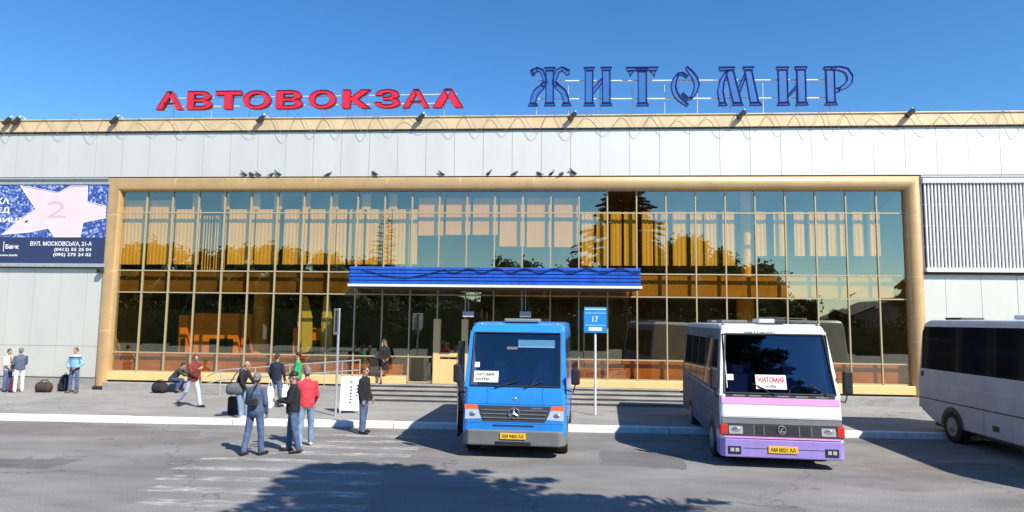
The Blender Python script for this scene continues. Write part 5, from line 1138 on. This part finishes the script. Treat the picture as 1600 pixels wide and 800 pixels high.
person(599, 599, ZLAND, 528, 25, 'blond person in black dress walking on the entrance landing', top='black', bottom='black', hair='hairy', hairstyle='long', woman=True, dress=True, legs=((10, 6, 2), (-12, 14, 2)), arms=((6, 8, 40, 0.4), (8, 10, 50, 0.4)))
p = gp(588, 599, ZLAND)
t = empty('handbag', 'dark handbag hanging at the blond person in black', 'bag', (p.x - 0.08, p.y, ZLAND + 0.62))
MB().box((-0.17, -0.06, 0), (0.17, 0.06, 0.26)).build('body', bagdark, t, bevel=0.04); MB().tube([(-0.1, 0, 0.24), (0.02, 0, 0.50), (0.1, 0, 0.24)], 0.012, 6).build('handle', PM['black'], t, smooth=60)
# ================================================================== WHAT STANDS OPPOSITE (seen in the glass, and as a shadow on the road)
F = {}
F['bark'] = mat('bark', (0.09, 0.065, 0.045), 0.9, var=0.3, vscale=4, bump=0.5, bscale=8)
F['spruce'] = mat('spruce_needles', (0.028, 0.055, 0.026), 0.8, var=0.4, vscale=1.2)
F['leaf'] = mat('broad_leaves', (0.05, 0.085, 0.025), 0.8, var=0.45, vscale=0.8); F['leaf2'] = mat('yellowing_leaves', (0.13, 0.10, 0.025), 0.8, var=0.4, vscale=0.8)
F['roof'] = mat('slate_roof', (0.07, 0.06, 0.055), 0.8, var=0.2, vscale=1); F['wall'] = mat('plaster_wall', (0.22, 0.19, 0.15), 0.9, var=0.1, vscale=0.6)
def spray(mb, c, d, n_, L_, w_, rnd, droop=0.25, wid=1.0):
    """needle sprays along a branch"""
    d = d.normalized(); sd = d.cross(V((0, 0, 1))).normalized()
    for _ in range(n_):
        q = rnd.random(); p = c + d * L_ * q + V((0, 0, -droop * L_ * q * q))
        s_ = rnd.choice((-1, 1)); ln = w_ * (1.05 - q) * rnd.uniform(0.5, 1.1) + 0.14
        e = p + (sd * s_ * rnd.uniform(0.5, 1) + d * rnd.uniform(0.3, 0.9)).normalized() * ln + V((0, 0, rnd.uniform(-0.35, 0.05) * ln))
        t_ = (e - p).cross(V((rnd.uniform(-1, 1), rnd.uniform(-1, 1), rnd.uniform(-0.5, 1)))).normalized() * rnd.uniform(0.02, 0.045) * wid
        mb.add([p - t_, p + t_, e + t_ * 0.5, e - t_ * 0.5], [(0, 1, 2, 3)])
def spruce(x, y, h, rad, label, seed, nb=90, per=46, group=None, base=0.16, power=0.8, wid=1.0):
    rnd = random.Random(seed); t = empty('spruce_tree', label, 'tree', (x, y, 0), 0, group)
    tr = MB(); tr.tube([(0, 0, 0), (0.03, 0.02, h * 0.4), (0, 0.03, h * 0.75), (0, 0, h * 0.97)], [0.024 * h * 0.75, 0.017 * h * 0.7, 0.008 * h * 0.7, 0.012], 8)
    cr = MB()
    for i in range(nb):
        q = (i + rnd.random()) / nb; z = h * (base + (0.985 - base) * q); r = rad * (1 - q) ** power * rnd.uniform(0.62, 1.12) + 0.12
        a = i * 2.399 + rnd.uniform(-0.4, 0.4); d = V((math.cos(a), math.sin(a), rnd.uniform(-0.10, 0.18) + 0.35 * q)); c = V((0, 0, z))
        for _k in range(14):              # branches shortened so the tree stays out of the camera's view
            tip = V((x, y, 0)) + c + d.normalized() * (r * 1.25 + 0.9) + V((0, 0, -0.45 * r - 0.2)); w_ = tip - CAM; dp = w_.dot(FWD)
            uu = 800 + F_PX * w_.dot(RGT) / max(dp, 0.1); vv = 400 - F_PX * w_.dot(UPV) / max(dp, 0.1)
            if dp > 0.1 and y > -25 and -100 < uu < 1760 and vv > -260: r *= 0.75
        e = c + d.normalized() * r; tr.tube([c, (c + e) / 2 + V((0, 0, -0.03 * r)), e + V((0, 0, -0.18 * r))], [0.035 * (1 - q) + 0.012, 0.02 * (1 - q) + 0.008, 0.005], 4)
        spray(cr, c, d, int(per * (0.35 + r / rad)), r, 0.30 * r + 0.15, rnd, 0.25, wid)
    cr.add([V((0.05, 0, h)), V((-0.05, 0, h * 0.95)), V((0.05, 0, h * 0.93))], [(0, 1, 2)])
    tr.build('trunk', F['bark'], t, smooth=60, fix=False); cr.build('crown', F['spruce'], t, fix=False)
def broad(x, y, h, rad, label, seed, m='leaf', n_=2600, group=None):
    rnd = random.Random(seed); t = empty('broadleaf_tree', label, 'tree', (x, y, 0), 0, group)
    tr = MB(); tr.tube([(0, 0, 0), (0.1, 0, h * 0.3), (0, 0.1, h * 0.7)], [0.03 * h, 0.022 * h, 0.008 * h], 8)
    blobs = []
    for i in range(22):
        a = rnd.uniform(0, 6.28); q = rnd.uniform(0.28, 0.95); rr = rad * math.sqrt(max(0.05, 1 - ((q - 0.55) / 0.48) ** 2)) * rnd.uniform(0.3, 0.85)
        c = V((rr * math.cos(a), rr * math.sin(a), h * q)); blobs.append((c, rad * rnd.uniform(0.22, 0.42)))
        tr.tube([(0, 0, h * q * 0.6), tuple(c)], [0.010 * h, 0.012], 4)
    cr = MB()
    for c, r in blobs: cr.ball(c, (r * 0.72, r * 0.72, r * 0.66), 0, 7, 5)
    cr.ball((0, 0, h * 0.42), (rad * 0.6, rad * 0.6, h * 0.3), 0, 9, 6)
    for _ in range(n_):
        c, r = rnd.choice(blobs); d = V((rnd.gauss(0, 1), rnd.gauss(0, 1), rnd.gauss(0, 0.8))).normalized() * r * rnd.uniform(0.55, 1.1); p = c + d
        a1 = V((rnd.gauss(0, 1), rnd.gauss(0, 1), rnd.gauss(0, 1))).normalized() * rnd.uniform(0.12, 0.26); a2 = a1.cross(V((rnd.gauss(0, 1), rnd.gauss(0, 1), rnd.gauss(0, 1)))).normalized() * rnd.uniform(0.10, 0.2)
        cr.add([p - a1, p + a2, p + a1, p - a2], [(0, 1, 2, 3)])
    tr.build('trunk', F['bark'], t, smooth=60, fix=False); cr.build('crown', F[m], t, fix=False)
def mx_(u, Y): return (u - 873) / 1044 * (25 - Y)      # where a thing must stand, at depth Y, to be mirrored near picture column u
def mz_(v, Y): return 3 + (500 - v) / 1044 * (25 - Y)
def house(x0, x1, y, eave, ridge, depth, label, gable=True):
    t = empty('house', label, 'house', ((x0 + x1) / 2, y, 0)); hw = (x1 - x0) / 2
    wl = MB()
    wl.prism([(-hw, 0, 0), (hw, 0, 0), (hw, 0, eave), (0, 0, ridge), (-hw, 0, eave)], (0, -depth, 0)); wl.build('wall', F['wall'], t)
    rf = MB()
    for s_ in (-1, 1):
        d = V((-s_ * (ridge - eave), 0, -hw * 1.0)).normalized() if False else None
        rf.prism([(s_ * (hw + 0.5), 0.5, eave - 0.5 * (ridge - eave) / hw), (0, 0.5, ridge + 0.02), (0, 0.5, ridge + 0.25), (s_ * (hw + 0.5), 0.5, eave + 0.2 - 0.5 * (ridge - eave) / hw)], (0, -depth - 1, 0))
    r_ = rf.build('roof', F['roof'], t); MB().box((hw * 0.35, -depth * 0.5, ridge * 0.8), (hw * 0.35 + 0.6, -depth * 0.5 + 0.6, ridge + 1.0)).build('chimney', F['wall'], r_)
    for i in (-0.6, -0.2, 0.2, 0.6):
        wn = MB().box((hw * i - 0.6, 0.0, 1.0), (hw * i + 0.6, 0.04, 2.6)).build('window', M['dark'], t); MB().box((hw * i - 0.7, 0.0, 0.9), (hw * i + 0.7, 0.06, 0.99)).box((hw * i - 0.04, 0.041, 1.0), (hw * i + 0.04, 0.05, 2.6)).build('frame', M['white'], wn)

spruce(4.45, -20.4, 12.6, 4.4, 'tall spruce mirrored in the glass above the canopy right end', 5, nb=190, per=120, base=0.48, wid=2.0, power=0.68)
spruce(mx_(598, -38), -38, mz_(330, -38), 3.0, 'spruce mirrored in the upper glass above the canopy left end', 8, nb=70, per=34)
spruce(mx_(215, -62), -62, mz_(366, -62), 4.0, 'broad spruce mirrored low in the far left upper glass', 12, nb=60, per=30)
spruce(mx_(1150, -60), -60, mz_(392, -60), 2.2, 'small spruce tip mirrored right of the tall spruce', 13, nb=50, per=26)
house(mx_(440, -70), mx_(850, -70), -70, mz_(510, -70), mz_(446, -70), 12, 'gabled house mirrored in the dark glass under the canopy')
house(mx_(60, -80), mx_(330, -80), -80, mz_(470, -80), mz_(420, -80), 12, 'house with wide roof mirrored in the left lower glass')
house(mx_(1290, -85), mx_(1460, -85), -85, mz_(500, -85), mz_(466, -85), 10, 'low house mirrored in the right end of the glass')
tl = [(150, -54, 392, 'leaf'), (205, -57, 384, 'leaf'), (262, -56, 390, 'leaf'), (318, -52, 394, 'leaf'), (372, -58, 386, 'leaf'), (428, -54, 392, 'leaf'), (480, -57, 398, 'leaf2'), (535, -52, 404, 'leaf'), (590, -56, 408, 'leaf'), (650, -60, 440, 'leaf'), (800, -56, 412, 'leaf'), (870, -60, 418, 'leaf'), (930, -56, 404, 'leaf2'), (985, -60, 394, 'leaf'), (1040, -57, 384, 'leaf'), (1075, -55, 374, 'leaf'), (1125, -58, 390, 'leaf'), (1172, -55, 410, 'leaf'), (1235, -58, 466, 'leaf'), (1300, -52, 484, 'leaf'), (1398, -60, 398, 'leaf'), (60, -55, 400, 'leaf'), (1480, -60, 430, 'leaf')]
for i, (u, Y, v, m) in enumerate(tl):
    h = mz_(v, Y); broad(mx_(u, Y), Y, h, min(4.6, h * 0.5) if u != 1398 else 1.8, 'leafy tree of the dark row mirrored in the lower glass' if m == 'leaf' else ('yellowing leafy tree mirrored in glass left of the canopy' if u < 800 else 'yellowing leafy tree mirrored in glass at the canopy right end'), 40 + i, m, 2400, 'leafy trees mirrored in the glass')

def added_hedge(x0, x1, y, h, d, label, seed):  # leafy screens added behind the camera to darken the mirrored view
    rnd = random.Random(seed); mb = MB()
    mb.box((x0, y - d * 0.35, 0), (x1, y + d * 0.35, h * 0.86))
    for _ in range(int((x1 - x0) * 60)):
        p = V((rnd.uniform(x0, x1), y + d * 0.5 * rnd.uniform(-0.2, 1), h * rnd.uniform(0.02, 1.08))); a1 = V((rnd.gauss(0, 1), rnd.gauss(0, 1), rnd.gauss(0, 1))).normalized() * 0.2; a2 = a1.cross(V((rnd.gauss(0, 1), rnd.gauss(0, 1), rnd.gauss(0, 1)))).normalized() * 0.15
        mb.add([p - a1, p + a2, p + a1, p - a2], [(0, 1, 2, 3)])
    tag(mb.build('added_hedge', F['leaf'], fix=False), label, 'added_hedge')
added_hedge(-62, -32, -46, 4.2, 1.6, 'tall bushes added out of view to darken the lower left glass', 81); added_hedge(-31.5, -8, -47, 4.6, 1.6, 'tall bushes added out of view to darken the glass under the canopy', 82); added_hedge(-7.5, 22, -46.5, 4.0, 1.6, 'bushes added out of view to darken the glass right of the canopy', 83); added_hedge(26, 60, -47, 3.2, 1.6, 'lower bushes added out of view to darken the right end of the glass', 84)
